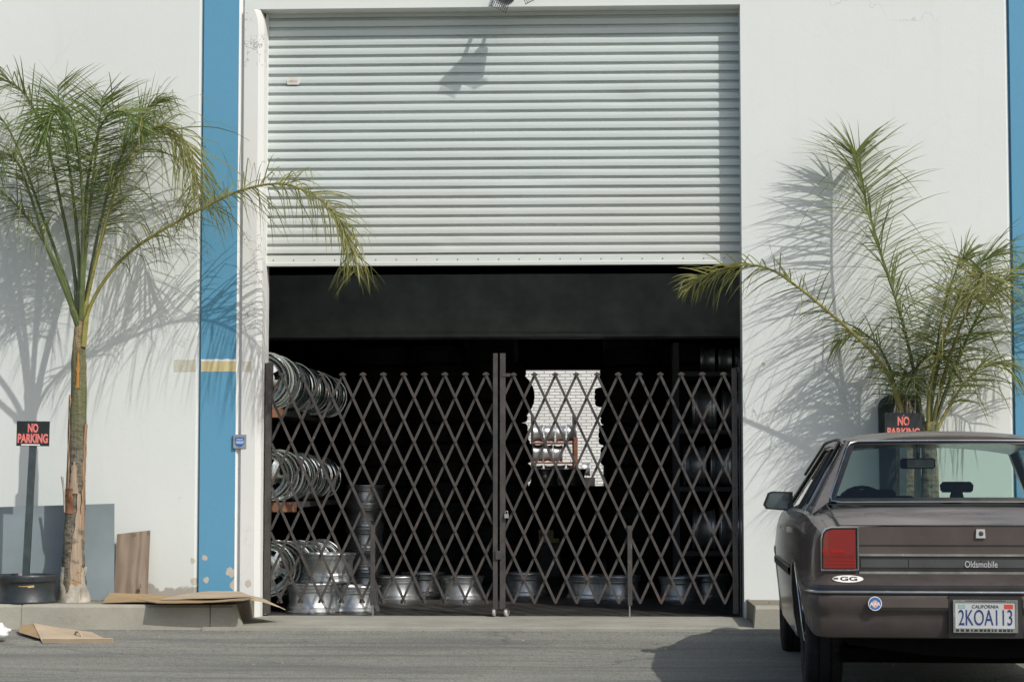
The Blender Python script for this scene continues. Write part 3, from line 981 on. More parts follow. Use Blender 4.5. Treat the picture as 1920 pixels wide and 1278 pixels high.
# rack outside, by the brick wall, with orange posts
dA = 26.5
sA = F / (16 + dA)
la = [1.12 + (903 - r) / sA for r in (829, 866, 905)]
ax0, ax1 = X(996, dA, 850), X(1078, dA, 850)
ra = rack('alley_rack', 'outdoor rack of rims with red brown beams before the brick wall', ax0, ax1, dA - .2, dA + .2, la, M['rack_orange'], 0.035)
b = MB(); b.box(ax1 - ra.location.x - .02, ax1 - ra.location.x + .06, -.26, -.2, 0, la[0] + .1 - FZ)
b.build('orange_post', M['rack_orange'], ra)
for li, z in enumerate(la):
    x = ax0 + 0.04
    while x < ax1 - 0.12:
        k = rr.uniform(0.80, 0.92)
        R = 0.205 * k
        if rr.random() < 0.9:
            dup(rim_dull, (x, dA, z + R), (side @ Matrix.Rotation(rr.uniform(0, 6), 4, 'Z')).to_euler(), 'rim on the %s shelf of the outdoor rack before the brick wall' % ['upper', 'middle', 'lower'][li], 'rims on the outdoor rack', k)
        x += 0.215 * k + rr.uniform(0.0, 0.05)
bx = thing('crate', 'small crate with a rim on it right of the outdoor rack', 'crate', (X(1097, dA, 880), dA, -0.02))
b = MB(); b.box(-.2, .2, -.2, .2, 0.0, 1.12 + (903 - 893) / sA)
for zz in (.15, .5, .85): b.box(-.215, .215, -.212, .212, zz, zz + .1)
b.build('crate_body', M['dark_steel'], bx)
dup(rim_dull, (X(1092, dA, 880), dA, 1.12 + (903 - 893) / sA + .15), (side).to_euler(), 'rim on the crate right of the outdoor rack', 'rims on the outdoor rack', 0.72)
for i, px in enumerate((1022, 1046, 1070)):
    floor_rim(px, 1000, 60, 8.0 + .1 * i, 'rim lying on top of the dark stacks below the rear opening', 1.075, False, 0.0, None, 'rims on the low stacks')
for ch in list(rim_dull.children):
    bpy.data.objects.remove(ch)
bpy.data.objects.remove(rim_dull)

# ------------------------------------------------------------------ tyre stacks
def tyre_prof(R=0.315, Wd=0.20, r=0.19):
    h = Wd / 2
    o = [(r, -h * .72), (r + .012, -h * .9), (r + .05, -h), (R - .045, -h * .99), (R - .020, -h * .94), (R - .007, -h * .84),
         (R, -h * .66), (R + .002, -h * .38), (R - .006, -h * .36), (R - .006, -h * .28), (R + .003, -h * .26), (R + .004, 0), (R + .003, h * .26), (R - .006, h * .28), (R - .006, h * .36), (R + .002, h * .38), (R, h * .66),
         (R - .007, h * .84), (R - .020, h * .94), (R - .045, h * .99), (r + .05, h), (r + .012, h * .9), (r, h * .72),
         (r + .02, h * .6), (R - .03, h * .5), (R - .03, -h * .5), (r + .02, -h * .6)]
    return o
b = MB(); b.lathe(tyre_prof(), 28, close=True)
tyre_me = b.mesh('tyre', M['tyre'], smooth=35)
def tyre(loc, rot, label, group, k=1.0):
    o = link('tyre', tyre_me)
    o.location, o.rotation_euler, o.scale = loc, rot, (k, k, k)
    return tag(o, label, 'tyre', group)
for ci, (px, d, n, lab) in enumerate(((930, 5.4, 11, 'tyre in the stack forming the left edge of the rear opening'), (826, 5.5, 12, 'tyre in the dark stack left of the aisle stack'), (716, 5.6, 12, 'tyre in the dark stack nearest the left rim rack'),
                                     (1191, 5.6, 12, 'tyre in the stack forming the right edge of the rear opening'), (1306, 5.7, 12, 'tyre in the dark stack behind the right rack'))):
    z = FZ
    x0 = X(px, d, 900)
    for i in range(n):
        k = rr.uniform(0.93, 1.06)
        h = 0.20 * k
        tl = rr.uniform(-.03, .03)
        tyre((x0 + rr.uniform(-.05, .05) - (.08 if px == 1191 and i == 9 else 0), d + rr.uniform(-.04, .04), z + h / 2), (tl, rr.uniform(-.03, .03), rr.uniform(0, 6)), lab, 'tyres stacked along the aisle', k)
        z += h + 0.002
# leaning tyres on the near side of the aisle, their tread bulging into the opening
for px, py, k, lab in ((957, 743, 1.0, 'big tyre standing on edge at the upper left corner of the rear opening'), (951, 846, 1.0, 'tyre standing on edge below the upper left corner tyre'), (948, 948, 1.0, 'tyre standing on edge low at the left of the rear opening')):
    pq = at(px, py, 11.0)
    tyre((pq.x, 11.0, pq.z), (PI / 2 + .1, rr.uniform(-.1, .1), .5), lab, 'tyres on edge', k)
sh = thing('tyre_shelf', 'dark shelf carrying the tyres on edge left of the rear opening', 'storage rack', (at(930, 800, 11.0).x, 11.0, FZ))
b = MB()
for py in (790, 893, 995):
    z = at(930, py, 11.0).z - FZ
    b.box(-1.3, .28, -.2, .2, z - .03, z)
b.build('shelf', M['inner'], sh)
for x in (-1.3, .1):
    b = MB(); b.box(x, x + .06, .201, .25, 0, 2.9); b.build('upright', M['inner'], sh)
for pxa, pxb, lab in ((870, 972, 'added dark panel blocking light gaps behind the tyre stack left of the rear opening'), (1131, 1230, 'added dark panel blocking light gaps behind the tyre stack right of the rear opening')):
    xa_, xb_ = X(pxa, 6.3, 850), X(pxb, 6.3, 850)
    o = thing('light_gap_panel', lab, 'storage rack', ((xa_ + xb_) / 2, 6.3, FZ))  # added panels, stop light showing through gaps between the stacked tyres
    hw_ = (xb_ - xa_) / 2
    b = MB(); b.box(-hw_, hw_, 0, .03, 0, 2.6); b.build('back_panel', M['inner'], o)
    b = MB(); b.box(-hw_, -hw_ + .05, -.06, -.001, 0, 2.6); b.box(hw_ - .05, hw_, -.06, -.001, 0, 2.6); b.build('upright', M['dark_steel'], o)
for px, n, d in ((1055, 5, 8.15), (1020, 5, 8.2), (1100, 5, 8.2), (1140, 5, 8.0), (990, 5, 8.4)):
    z = FZ
    for i in range(n):
        tyre((X(px, d, 950) + rr.uniform(-.04, .04), d, z + .1), (0, 0, rr.uniform(0, 6)), 'tyre in the low stacks under the rear opening', 'low tyre stacks', 0.95)
        z += .195
bx = thing('carton', 'small opened carton with yellow flap on the floor of the aisle', 'carton', (X(1028, 7.0, 1000), 7.0, FZ))
b = MB(); b.box(-.13, .13, -.1, .1, 0, .36); b.build('carton_body', M['dark_steel'], bx)
b = MB(); b.box(-.1, .06, -.12, -.1001, .37, .50); b.box(-.06, .12, -.125, -.102, .365, .41); b.build('flap', simple('yellow_card', (0.6, 0.5, 0.25), 0.7), bx)

# ------------------------------------------------------------------ queen palms
def spline(pts, n):
    """Catmull-Rom through pts, n samples evenly in parameter"""
    P = [Vector(p) for p in pts]
    P = [P[0] * 2 - P[1]] + P + [P[-1] * 2 - P[-2]]
    out = []
    k = len(P) - 3
    for i in range(n + 1):
        t = k * i / n
        j = min(int(t), k - 1)
        u = t - j
        a, b_, c, d = P[j:j + 4]
        out.append(0.5 * ((2 * b_) + (c - a) * u + (2 * a - 5 * b_ + 4 * c - d) * u * u + (3 * b_ - a - 3 * c + d) * u ** 3))
    return out

def frond(palm, ctrl, mats, start=0.28, ll=0.46, dens=95, up=0.5, droop=0.5, rnd=None, stem=0.013, wid=0.0045, kink=0.25):
    """one feather leaf: rachis through ctrl (world points), leaflets standing off in several planes and hanging"""
    N = 70
    line = spline(ctrl, N)
    L = palm.location
    b = MB()
    rad = [stem * (1.25 - 1.0 * i / N) * (1.5 if i < 6 else 1.0) for i in range(N + 1)]
    b.tube([p - L for p in line], rad, 7, 1)
    total = sum((line[i + 1] - line[i]).length for i in range(N))
    dens *= 1.18
    ll *= 1.22
    for s_ in range(int(dens * total)):
        t = start + (1 - start) * (s_ + rnd.random()) / (dens * total)
        i = min(int(t * N), N - 1)
        f = t * N - i
        p = line[i].lerp(line[i + 1], f)
        T = (line[min(i + 1, N)] - line[max(i - 1, 0)]).normalized()
        side = T.cross(Vector((0, 0, 1)))
        if side.length < 0.25:
            side = side + Vector((1, 0.3, 0)) * 0.4
        side.normalize()
        nrm = side.cross(T).normalized()
        sg = 1 if s_ % 2 else -1
        ang = rnd.uniform(-0.9, 0.95)
        q = (t - start) / (1 - start)
        fwd = 0.30 + 0.60 * q ** 2
        d = (side * sg * math.cos(ang) + nrm * math.sin(ang) * up + T * fwd).normalized()
        ln = ll * (0.55 + 0.75 * math.sin(math.pi * min(1, 0.12 + q * 0.86)) ** 0.8) * rnd.uniform(0.72, 1.12)
        if q < 0.1: ln *= 0.5 + 5 * q
        # droop: direction turns towards the ground along the leaflet
        pts = [p]
        dd = d.copy()
        ns = 6
        g = droop * rnd.uniform(0.5, 1.35)
        kk = rnd.randint(2, 4) if rnd.random() < kink else 99
        for k in range(ns):
            dd = (dd + Vector((0, 0, -1)) * g * 0.32 * (k / ns + .15)).normalized()
            if k == kk:
                dd = (dd + Vector((rnd.uniform(-.3, .3), rnd.uniform(-.3, .3), -1.3))).normalized()
            pts.append(pts[-1] + dd * ln / ns)
        wv = d.cross(T)
        if wv.length < .1: wv = nrm
        wv = (wv.normalized() * 0.6 + T * 0.5 + Vector((rnd.uniform(-.5, .5), rnd.uniform(-.5, .5), rnd.uniform(-.5, .5)))).normalized()
        ww = (0.75, 1.0, 1.0, 0.85, 0.65, 0.4, 0.08)
        rows = []
        for k, pp in enumerate(pts):
            tg = (pts[min(k + 1, ns)] - pts[max(k - 1, 0)]).normalized()
            w_ = (wv - tg * wv.dot(tg))
            w_ = w_.normalized() if w_.length > 1e-4 else nrm
            h = w_ * wid * ww[k] * rnd.uniform(.9, 1.1)
            rows.append([pp - h - L, pp + h - L])
        b.grid(rows, 0)
    return b.build('frond', mats, palm)

def px_path(pts):
    return [at(x, y, d) for x, y, d in pts]

GREEN, BRIGHT, OLD = [M['leaf'], M['petiole']], [M['leaf_bright'], M['petiole']], [M['leaf_yellow'], M['petiole_yellow']]
PY = -0.56
def trunk(palm, axis, radii, mat=None, n=18, bumpy=0.012, seed=0):
    L = palm.location
    P = spline(axis, 60)
    b = MB()
    rows = []
    for i, p in enumerate(P):
        t = i / 60 * (len(radii) - 1)
        j = min(int(t), len(radii) - 2)
        r = radii[j] + (radii[j + 1] - radii[j]) * (t - j)
        row = []
        for k in range(n):
            a = 2 * PI * k / n
            rr_ = r * (1 + 0.16 * mnoise.noise((math.cos(a) * 1.3, math.sin(a) * 1.3 + seed, p.z * 3.5)) + 0.09 * mnoise.noise((math.cos(a) * 4, math.sin(a) * 4, p.z * 16)))
            if i % 5 == 0: rr_ *= 1.035
            row.append(p + Vector((math.cos(a) * rr_, math.sin(a) * rr_, 0)) - L)
        rows.append(row)
    b.grid(rows, 0, close_u=True)
    b.poly(rows[-1])
    return b.build('trunk', mat or M['bark'], palm, smooth=60)

def boot(palm, pts, w, mat, th=0.012, name='leaf_base'):
    """a dry sheath clasping the trunk: strip of given widths, slightly curled"""
    L = palm.location
    b = MB()
    P = spline(pts, 12)
    rows = []
    for i, p in enumerate(P):
        t = i / 12
        ww = w[0] + (w[1] - w[0]) * t
        row = []
        for k in range(5):
            u = (k - 2) / 2
            row.append(p + Vector((u * ww, abs(u) ** 2 * ww * 0.7, 0.004 * mnoise.noise((u * 3, t * 6, 0)))) - L)
        rows.append(row)
    b.grid(rows, 0)
    back = [[p + Vector((0, th, 0)) for p in r] for r in rows]
    b.grid(back, 0)
    for e in (0, -1):
        b.grid([[r[e] for r in rows], [r[e] for r in back]], 0)
    b.grid([rows[-1], back[-1]], 0)
    b.grid([rows[0], back[0]], 0)
    return b.build(name, mat, palm, smooth=60)

base = at(136, 1126, PY)
PALM = thing('palm_tree', 'tall queen palm with a slim ragged trunk before the left wall, beside the blue pilaster', 'palm tree', (base.x, PY, KZ - 0.01))
ax = px_path([(137, 1130, PY), (137, 1060, PY), (140, 980, PY), (143, 900, PY), (146, 800, PY), (147.5, 700, PY), (149, 640, PY), (151, 592, PY)])
s_ = F / (16 + PY)
trunk(PALM, ax, [26 / s_, 21.5 / s_, 18.5 / s_, 17.5 / s_, 16.5 / s_, 14 / s_, 12 / s_, 9 / s_], seed=1)
# boss of roots at the foot
b = MB()
rows = []
for i in range(11):
    t = i / 10
    r = (31 - 9 * t ** 0.7) / s_
    row = []
    for k in range(26):
        a = 2 * PI * k / 26
        q = 1 + 0.22 * mnoise.noise((math.cos(a) * 2.4, math.sin(a) * 2.4, t * 2.2)) + 0.10 * abs(mnoise.noise((math.cos(a) * 6, math.sin(a) * 6, t * 4)))
        c = at(136 + t * 1.5, 1128 - t * 66, PY)
        row.append(c + Vector((math.cos(a) * r * q, math.sin(a) * r * q * 0.9, 0)) - PALM.location)
    rows.append(row)
b.grid(rows, 0, close_u=True)
b.poly(rows[-1])
b.build('root_boss', M['boot_grey'], PALM, smooth=50)
def sheath_mat(name, c1, c2):
    m = NT(name)
    f = m.noise(7, 5, .65, m.coord((7, 7, .5)))
    a = m.mix(m.ramp(f, .3, .7), c1, c2)
    a = m.mix(m.ramp(m.noise(11, 5, .7), .56, .66, 0, .85), a, (0.115, 0.10, 0.075))
    m.base(a); m.p(rough=.8, spec=.2); m.bump(f, .8, .01)
    return m.mat
M['boot'] = sheath_mat('dry_leaf_base', (0.20, 0.13, 0.085), (0.40, 0.27, 0.17))
M['boot_orange'] = sheath_mat('orange_sheath', (0.28, 0.13, 0.04), (0.48, 0.25, 0.07))
def sheath(palm, axis, radii, py0, py1, th, half0, half1, mat, lift=1.03, flare=0.0, name='leaf_base', pxr=136):
    """old leaf sheath wrapped on the trunk from picture row py0 up to py1, centred on angle th, narrowing upwards"""
    L = palm.location
    P = spline(axis, 120)
    z0_, z1_ = Z(py0, PY, pxr), Z(py1, PY, pxr)
    b = MB()
    rows, back = [], []
    for i in range(17):
        v = i / 16
        z = z0_ + (z1_ - z0_) * v
        k = min(range(121), key=lambda q: abs(P[q].z - z))
        t = k / 120 * (len(radii) - 1)
        j = min(int(t), len(radii) - 2)
        r = radii[j] + (radii[j + 1] - radii[j]) * (t - j)
        h = half0 + (half1 - half0) * v + .22 * mnoise.noise((v * 7, th * 3, 1))
        row, bk = [], []
        for q in range(9):
            a = th + h * (q - 4) / 4
            rr_ = r * (lift + .05 * mnoise.noise((a * 3, v * 4, th))) + flare * v ** 3 + .004
            row.append(Vector((P[k].x + math.sin(a) * rr_, P[k].y - math.cos(a) * rr_, z)) - L)
            bk.append(Vector((P[k].x + math.sin(a) * (rr_ - .012), P[k].y - math.cos(a) * (rr_ - .012), z)) - L)
        rows.append(row); back.append(bk)
    b.grid(rows); b.grid(back)
    b.grid([rows[0], back[0]]); b.grid([rows[-1], back[-1]])
    for e in (0, -1): b.grid([[r[e] for r in rows], [r[e] for r in back]])
    return b.build(name, mat, palm, smooth=60)
RAD = [26 / s_, 21.5 / s_, 18.5 / s_, 17.5 / s_, 16.5 / s_, 14 / s_, 12 / s_, 9 / s_]
pale = sheath_mat('pale_sheath', (0.25, 0.20, 0.15), (0.44, 0.34, 0.25))
redb = simple('red_brown_sheath', (0.26, 0.115, 0.06), .8, var=.5, scale=16, bump=.5)
for py0, py1, th, h0, h1, mat, fl in ((1085, 925, .55, .50, .12, pale, .006), (1075, 1030, .75, .18, .08, M['boot_orange'], 0), (962, 915, -.6, .70, .45, redb, .004),
                                      (935, 740, -1.0, .36, .10, M['boot'], .006), (925, 865, .0, .55, .15, pale, .0), (900, 795, 1.15, .26, .08, M['boot'], .010),
                                      (1010, 900, 1.05, .30, .10, M['boot'], .010), (728, 655, .15, .26, .06, M['boot_orange'], .0)):
    sheath(PALM, ax, RAD, py0, py1, th, h0, h1, mat, flare=fl)
boot(PALM, px_path([(121, 960, PY - .05), (119, 920, PY - .05), (116, 893, PY - .05)]), (.006, .009), M['boot_grey'], 0.006, 'leaf_stub')

def F_(pts, mats, seed, **k):
    return frond(PALM, px_path(pts), mats, rnd=random.Random(seed), **k)
o = PY
F_([(156, 650, o - .03), (164, 590, o - .03), (190, 535, o - .04), (235, 480, o - .08), (295, 437, o - .12), (380, 390, o - .16), (455, 356, o - .18), (530, 345, o - .2), (595, 370, o - .2), (638, 415, o - .18), (658, 465, o - .16), (664, 510, o - .15)], OLD, 11, start=0.24, ll=0.34, dens=88, droop=.95, up=.75, kink=.4)
F_([(154, 610, o), (168, 540, o - .02), (190, 450, o - .03), (222, 340, o - .02), (262, 262, o + .02), (300, 236, o + .05), (338, 262, o + .06), (360, 320, o + .06), (372, 380, o + .06)], OLD, 12, start=.26, ll=.50, dens=86, droop=1.1, up=.7, kink=.3)
F_([(152, 600, o - .02), (154, 500, o - .05), (156, 400, o - .1), (150, 310, o - .18), (138, 240, o - .3), (122, 205, o - .42), (100, 215, o - .52), (84, 260, o - .56)], BRIGHT, 13, start=.3, ll=.36, dens=95, droop=.7, up=1.0)
F_([(148, 600, o), (138, 500, o + .04), (118, 400, o + .08), (96, 300, o + .10), (70, 220, o + .10), (35, 165, o + .08), (-15, 150, o + .05), (-60, 180, o)], GREEN, 14, start=.36, ll=.40, dens=62, droop=.6)
F_([(146, 610, o - .02), (128, 550, o - .05), (98, 480, o - .10), (60, 420, o - .14), (15, 370, o - .18), (-40, 330, o - .2), (-95, 330, o - .2)], GREEN, 15, start=.36, ll=.44, dens=62, droop=.8)
F_([(153, 600, o + .02), (172, 500, o + .08), (188, 420, o + .14), (212, 330, o + .2), (248, 250, o + .26), (275, 205, o + .28), (300, 190, o + .28)], GREEN, 16, start=.28, ll=.36, dens=84, droop=.55)
F_([(151, 600, o), (155, 480, o + .02), (162, 360, o + .02), (178, 270, o - .02), (200, 220, o - .08), (232, 210, o - .14), (262, 245, o - .2)], BRIGHT, 17, start=.32, ll=.36, dens=80, droop=.6)
F_([(147, 605, o + .02), (118, 510, o + .1), (78, 400, o + .18), (42, 300, o + .25), (5, 225, o + .3), (-45, 190, o + .3)], GREEN, 18, start=.36, ll=.42, dens=62, droop=.7)
F_([(150, 600, o - .01), (147, 470, o - .02), (135, 350, o - .02), (122, 270, o - .0), (112, 205, o + .02), (108, 160, o + .03)], GREEN, 19, start=.3, ll=.34, dens=70, droop=.25, up=.8, kink=.1)
F_([(152, 600, o), (160, 480, o), (172, 360, o), (182, 270, o), (188, 215, o), (192, 180, o)], GREEN, 20, start=.3, ll=.34, dens=66, droop=.25, up=.8, kink=.1)
F_([(147, 610, o - .02), (120, 540, o - .12), (85, 455, o - .22), (55, 360, o - .32), (30, 300, o - .42), (5, 290, o - .5), (-15, 330, o - .55)], GREEN, 21, start=.36, ll=.40, dens=62, droop=.8)

# right hand clump: two younger queen palms
PY2 = -0.46
b0 = at(1738, 1122, PY2)
PALM2 = thing('palm_tree', 'slender queen palm behind the parked car, with a frond reaching up the right wall', 'palm tree', (b0.x, PY2, KZ - 0.01))
s2 = F / (16 + PY2)
trunk(PALM2, px_path([(1743, 1125, PY2), (1744, 1000, PY2), (1744, 900, PY2), (1741, 830, PY2), (1738, 790, PY2)]), [22 / s2, 17 / s2, 16 / s2, 15 / s2, 13 / s2], seed=4)
def G_(palm, pts, mats, seed, **k):
    return frond(palm, px_path(pts), mats, rnd=random.Random(seed), **k)
o = PY2
G_(PALM2, [(1735, 830, o), (1722, 745, o), (1706, 660, o + .02), (1684, 575, o + .06), (1656, 490, o + .12), (1632, 410, o + .18), (1616, 345, o + .24), (1606, 300, o + .28), (1603, 285, o + .3)], GREEN, 31, start=.14, ll=.42, dens=150, droop=.45, up=.9, kink=.15)
G_(PALM2, [(1742, 830, o), (1756, 760, o - .03), (1774, 690, o - .08), (1798, 620, o - .16), (1822, 560, o - .28), (1838, 520, o - .4), (1846, 512, o - .5), (1848, 540, o - .58)], OLD, 32, start=.2, ll=.40, dens=86, droop=.8, up=.8)
G_(PALM2, [(1744, 830, o), (1764, 760, o), (1790, 690, o + .02), (1820, 620, o + .03), (1858, 555, o + .03), (1905, 505, o + .02), (1960, 490, o), (2010, 520, o)], GREEN, 33, start=.2, ll=.46, dens=76, droop=.6, up=.6)
G_(PALM2, [(1738, 830, o), (1744, 760, o - .02), (1752, 690, o - .05), (1762, 620, o - .1), (1776, 555, o - .15), (1796, 500, o - .2), (1815, 475, o - .22)], GREEN, 34, start=.16, ll=.36, dens=92, droop=.5, up=.8)
G_(PALM2, [(1746, 830, o + .02), (1770, 780, o + .06), (1800, 730, o + .1), (1835, 690, o + .14), (1870, 680, o + .16), (1900, 700, o + .17)], OLD, 35, start=.24, ll=.36, dens=70, droop=.8)
G_(PALM2, [(1740, 830, o + .01), (1748, 750, o + .05), (1764, 660, o + .1), (1792, 570, o + .15), (1830, 500, o + .18), (1880, 470, o + .2)], GREEN, 36, start=.2, ll=.40, dens=66, droop=.6)
G_(PALM2, [(1740, 830, o - .01), (1742, 740, o - .1), (1760, 660, o - .2), (1790, 590, o - .32), (1815, 550, o - .45), (1826, 560, o - .55)], OLD, 37, start=.3, ll=.36, dens=56, droop=.7)
PY3 = -0.40
b0 = at(1694, 1120, PY3)
PALM3 = thing('palm_tree', 'small dark palm behind the right no parking sign, one frond reaching left over the doorway', 'palm tree', (b0.x, PY3, KZ - 0.01))
s3 = F / (16 + PY3)
trunk(PALM3, px_path([(1700, 1122, PY3), (1699, 1000, PY3), (1697, 880, PY3), (1695, 790, PY3), (1694, 752, PY3)]), [20 / s3, 16 / s3, 16 / s3, 17 / s3, 13 / s3], seed=9)
o = PY3
G_(PALM3, [(1692, 780, o - .05), (1672, 715, o - .08), (1642, 668, o - .12), (1600, 625, o - .17), (1548, 580, o - .22), (1492, 535, o - .25), (1440, 503, o - .27), (1390, 497, o - .28), (1345, 507, o - .28), (1312, 522, o - .27), (1294, 538, o - .26)], OLD, 41, start=.1, ll=.27, dens=74, droop=.5, up=.95, kink=.2)
G_(PALM3, [(1694, 780, o), (1680, 730, o + .05), (1664, 680, o + .1), (1640, 640, o + .14), (1606, 622, o + .18), (1570, 640, o + .2)], GREEN, 42, start=.15, ll=.30, dens=90, droop=.6)
G_(PALM3, [(1694, 780, o - .03), (1702, 730, o - .06), (1718, 690, o - .09), (1742, 665, o - .12), (1768, 668, o - .14), (1788, 700, o - .15)], GREEN, 43, start=.15, ll=.28, dens=70, droop=.7)
G_(PALM3, [(1693, 780, o), (1690, 735, o - .05), (1694, 705, o - .12), (1702, 700, o - .2), (1710, 720, o - .25)], GREEN, 44, start=.1, ll=.25, dens=80, droop=.7)
for i in range(9):
    x = 1672 + i * 5.5
    boot(PALM3, px_path([(x + 3, 800, PY3 - .08), (x + rr.uniform(-3, 6), 775, PY3 - .085), (x + rr.uniform(-5, 9), 748 + rr.uniform(-6, 8), PY3 - .06)]), (.010, .004), M['boot'] if i % 2 else M['boot_grey'], .005)

# ------------------------------------------------------------------ signs, boards, cardboard and small things by the wall
def wpt(px, py, y):
    return at(px, py, y)

# left no-parking sign, its post standing in a black steel wheel
SY = -0.76
rp = at(50, 1106, SY)
sR = F / (16 + SY)
wheel = thing('wheel_rim', 'black steel wheel lying on the kerb as the foot of the sign post', 'wheel rim', (rp.x, SY, KZ))
R_ = 56.5 / sR
b = MB()
H = 0.205
prof = [(R_ * .93, 0.0), (R_ * .97, .004), (R_ * .975, .012), (R_ * .955, .018), (R_ * .94, .05), (R_ * .915, .062), (R_ * .91, .12), (R_ * .92, .145), (R_ * .93, .150), (R_ * .985, .160), (R_ * .995, .178), (R_ * 1.0, .186), (R_ * 1.0, .198), (R_ * .98, H),
        (R_ * .95, H), (R_ * .93, .19), (R_ * .88, .16), (R_ * .86, .10), (R_ * .86, .06), (R_ * .90, .02), (R_ * .92, 0.0)]
b.lathe(prof, 48, close=True)
b.build('barrel', M['steel_wheel'], wheel, smooth=35)
rim_disc(R_, .11, 6).build('disc', M['steel_wheel'], wheel, smooth=35)
b = MB()
b.poly([(R_ * .925 * math.sin(a), -R_ * .925 * math.cos(a), z) for a, z in ((-.05, .128), (.28, .131), (.52, .136), (.54, .122), (.35, .117), (.30, .124), (.02, .126))])
b.build('rust_patch', simple('bare_rusty_metal', (0.55, 0.36, 0.17), .5, metal=.3, var=.3, scale=30), wheel)

def sign(name, label, centre, w, h, lean, base_z, post_w, letter_mat, rows, tilt=0.0):
    t = thing(name, label, 'sign', (centre.x, centre.y, centre.z), (0, lean, 0))
    b = MB(); b.box(-w / 2, w / 2, -0.002, 0.002, -h / 2, h / 2)
    pl = b.build('panel', M['sign_black'], t)
    pl.rotation_euler = (0, tilt, 0)
    L = (centre.z - base_z) / math.cos(lean)
    b = MB()
    b.box(-post_w / 2, post_w / 2, 0.003, 0.007, -L, h * 0.42)
    b.box(-post_w / 2, -post_w / 2 + 0.004, 0.007, 0.028, -L, h * 0.42)
    b.box(post_w / 2 - 0.004, post_w / 2, 0.007, 0.028, -L, h * 0.42)
    b.build('post', M['post'], t)
    for body, z, tw, th in rows:
        if body == '|':
            c = MB(); c.box(-tw[0], tw[1], -0.0032, -0.0024, z - th / 2, z + th / 2); c.build('maker_strip', M['sign_white'], pl)
        else:
            put_text('lettering', body, 0.1, (0, -0.0036, z), letter_mat, pl, width=tw, height=th, bold=0.0042)
    for z in (h * .38, -h * .2):
        c = MB(); c.lathe([(0, .004), (.004, .003), (.005, 0)], 8, T=Matrix.Translation((0, -.002, z)) @ Matrix.Rotation(PI / 2, 4, 'X')); c.build('bolt', M['zinc'], pl)
    return t
sc = at(62, 812.5, SY)
pxm = 1 / sR
sg = sign('no_parking_sign', 'no parking sign in red on black, standing left of the palm trunk, slightly tilted', sc, 63 * pxm, 47 * pxm, math.radians(2.3), KZ + .02, 13 * pxm, M['sign_red'],
          [('NO', 10.5 * pxm, 20 * pxm, 17 * pxm), ('PARKING', -9 * pxm, 58 * pxm, 18 * pxm), ('|', -21.3 * pxm, (22 * pxm, 14 * pxm), 2.6 * pxm)], math.radians(-1.6))
# right sign, mostly behind the parked car
SY2 = -0.60
sR2 = F / (16 + SY2); pxm = 1 / sR2
sc = at(1694, 797, SY2)
sign('no_parking_sign', 'no parking sign half hidden behind the car roof, among the right palm leaves', sc, 69 * pxm, 47 * pxm, math.radians(1.0), KZ, 13 * pxm, M['sign_red'],
     [('NO', 8.0 * pxm, 22 * pxm, 17 * pxm), ('PARKING', -12 * pxm, 60 * pxm, 15 * pxm)], 0.0)
# tall dark board with a rounded corner behind it
b = MB()
gy = -0.16
g0, g1, g2 = at(1654, 1110, gy), at(1702, 1110, gy), at(1654, 737, gy)
ht = g2.z - KZ
wd = g1.x - g0.x + .12
out = [(0, 0), (wd, 0), (wd, ht)] + [(0.11 - 0.11 * math.sin(a), ht - 0.09 + 0.09 * math.cos(a)) for a in (0, .3, .6, .9, 1.2, PI / 2)]
b.prism(out, 'y', -0.012, 0.012)
o = b.build('leaning_panel', M['green_board'])
o.location = (g0.x, gy, KZ - .004); o.rotation_euler = (-math.radians(4.5), 0, 0)
tag(o, 'tall dark green panel with a rounded corner leaning on the wall behind the right sign', 'panel')

# grey sheet and plywood
gyb = -0.40
a0, a1 = at(-40, 1122, gyb), at(213.5, 1122, gyb)
at0 = at(210, 942.5, gyb + .03)
b = MB()
n = 12
W_ = a1.x - a0.x
H_ = at0.z - KZ
def sheet(W_, H_, th, warp, topskew, nx=16, nz=8):
    rows, rows2 = [], []
    for i in range(nz + 1):
        r, r2 = [], []
        for j in range(nx + 1):
            u, v = j / nx, i / nz
            x = u * W_ - topskew * v * u
            y = warp * math.sin(PI * u) * v + 0.004 * mnoise.noise((u * 3, v * 3, 4))
            z = v * (H_ - 0.03 * (1 - u))
            r.append((x, y, z)); r2.append((x, y + th, z))
        rows.append(r); rows2.append(r2)
    b = MB(); b.grid(rows); b.grid(rows2)
    b.grid([rows[0], rows2[0]]); b.grid([rows[-1], rows2[-1]])
    for e in (0, -1):
        b.grid([[r[e] for r in rows], [r[e] for r in rows2]])
    return b
o = sheet(W_, H_, .012, .012, .016).build('grey_sheet', M['grey_board'], smooth=30)
o.location = (a0.x, gyb, KZ - .003); o.rotation_euler = (-math.radians(3.0), 0, 0)
tag(o, 'wide blue grey sheet propped upright behind the left palm trunk and sign post', 'board')
a0, a1 = at(214, 1119, -.14), at(276.5, 1119, -.14)
o = sheet(a1.x - a0.x, at(245, 992, -.05).z - KZ + .004, .014, .0, .002).build('plywood_offcut', M['ply'], smooth=30)
o.location = (a0.x, -.15, KZ - .003); o.rotation_euler = (-math.radians(9.0), 0, 0)
tag(o, 'brown weathered plywood offcut leaning on the white wall beside the grey sheet', 'board')

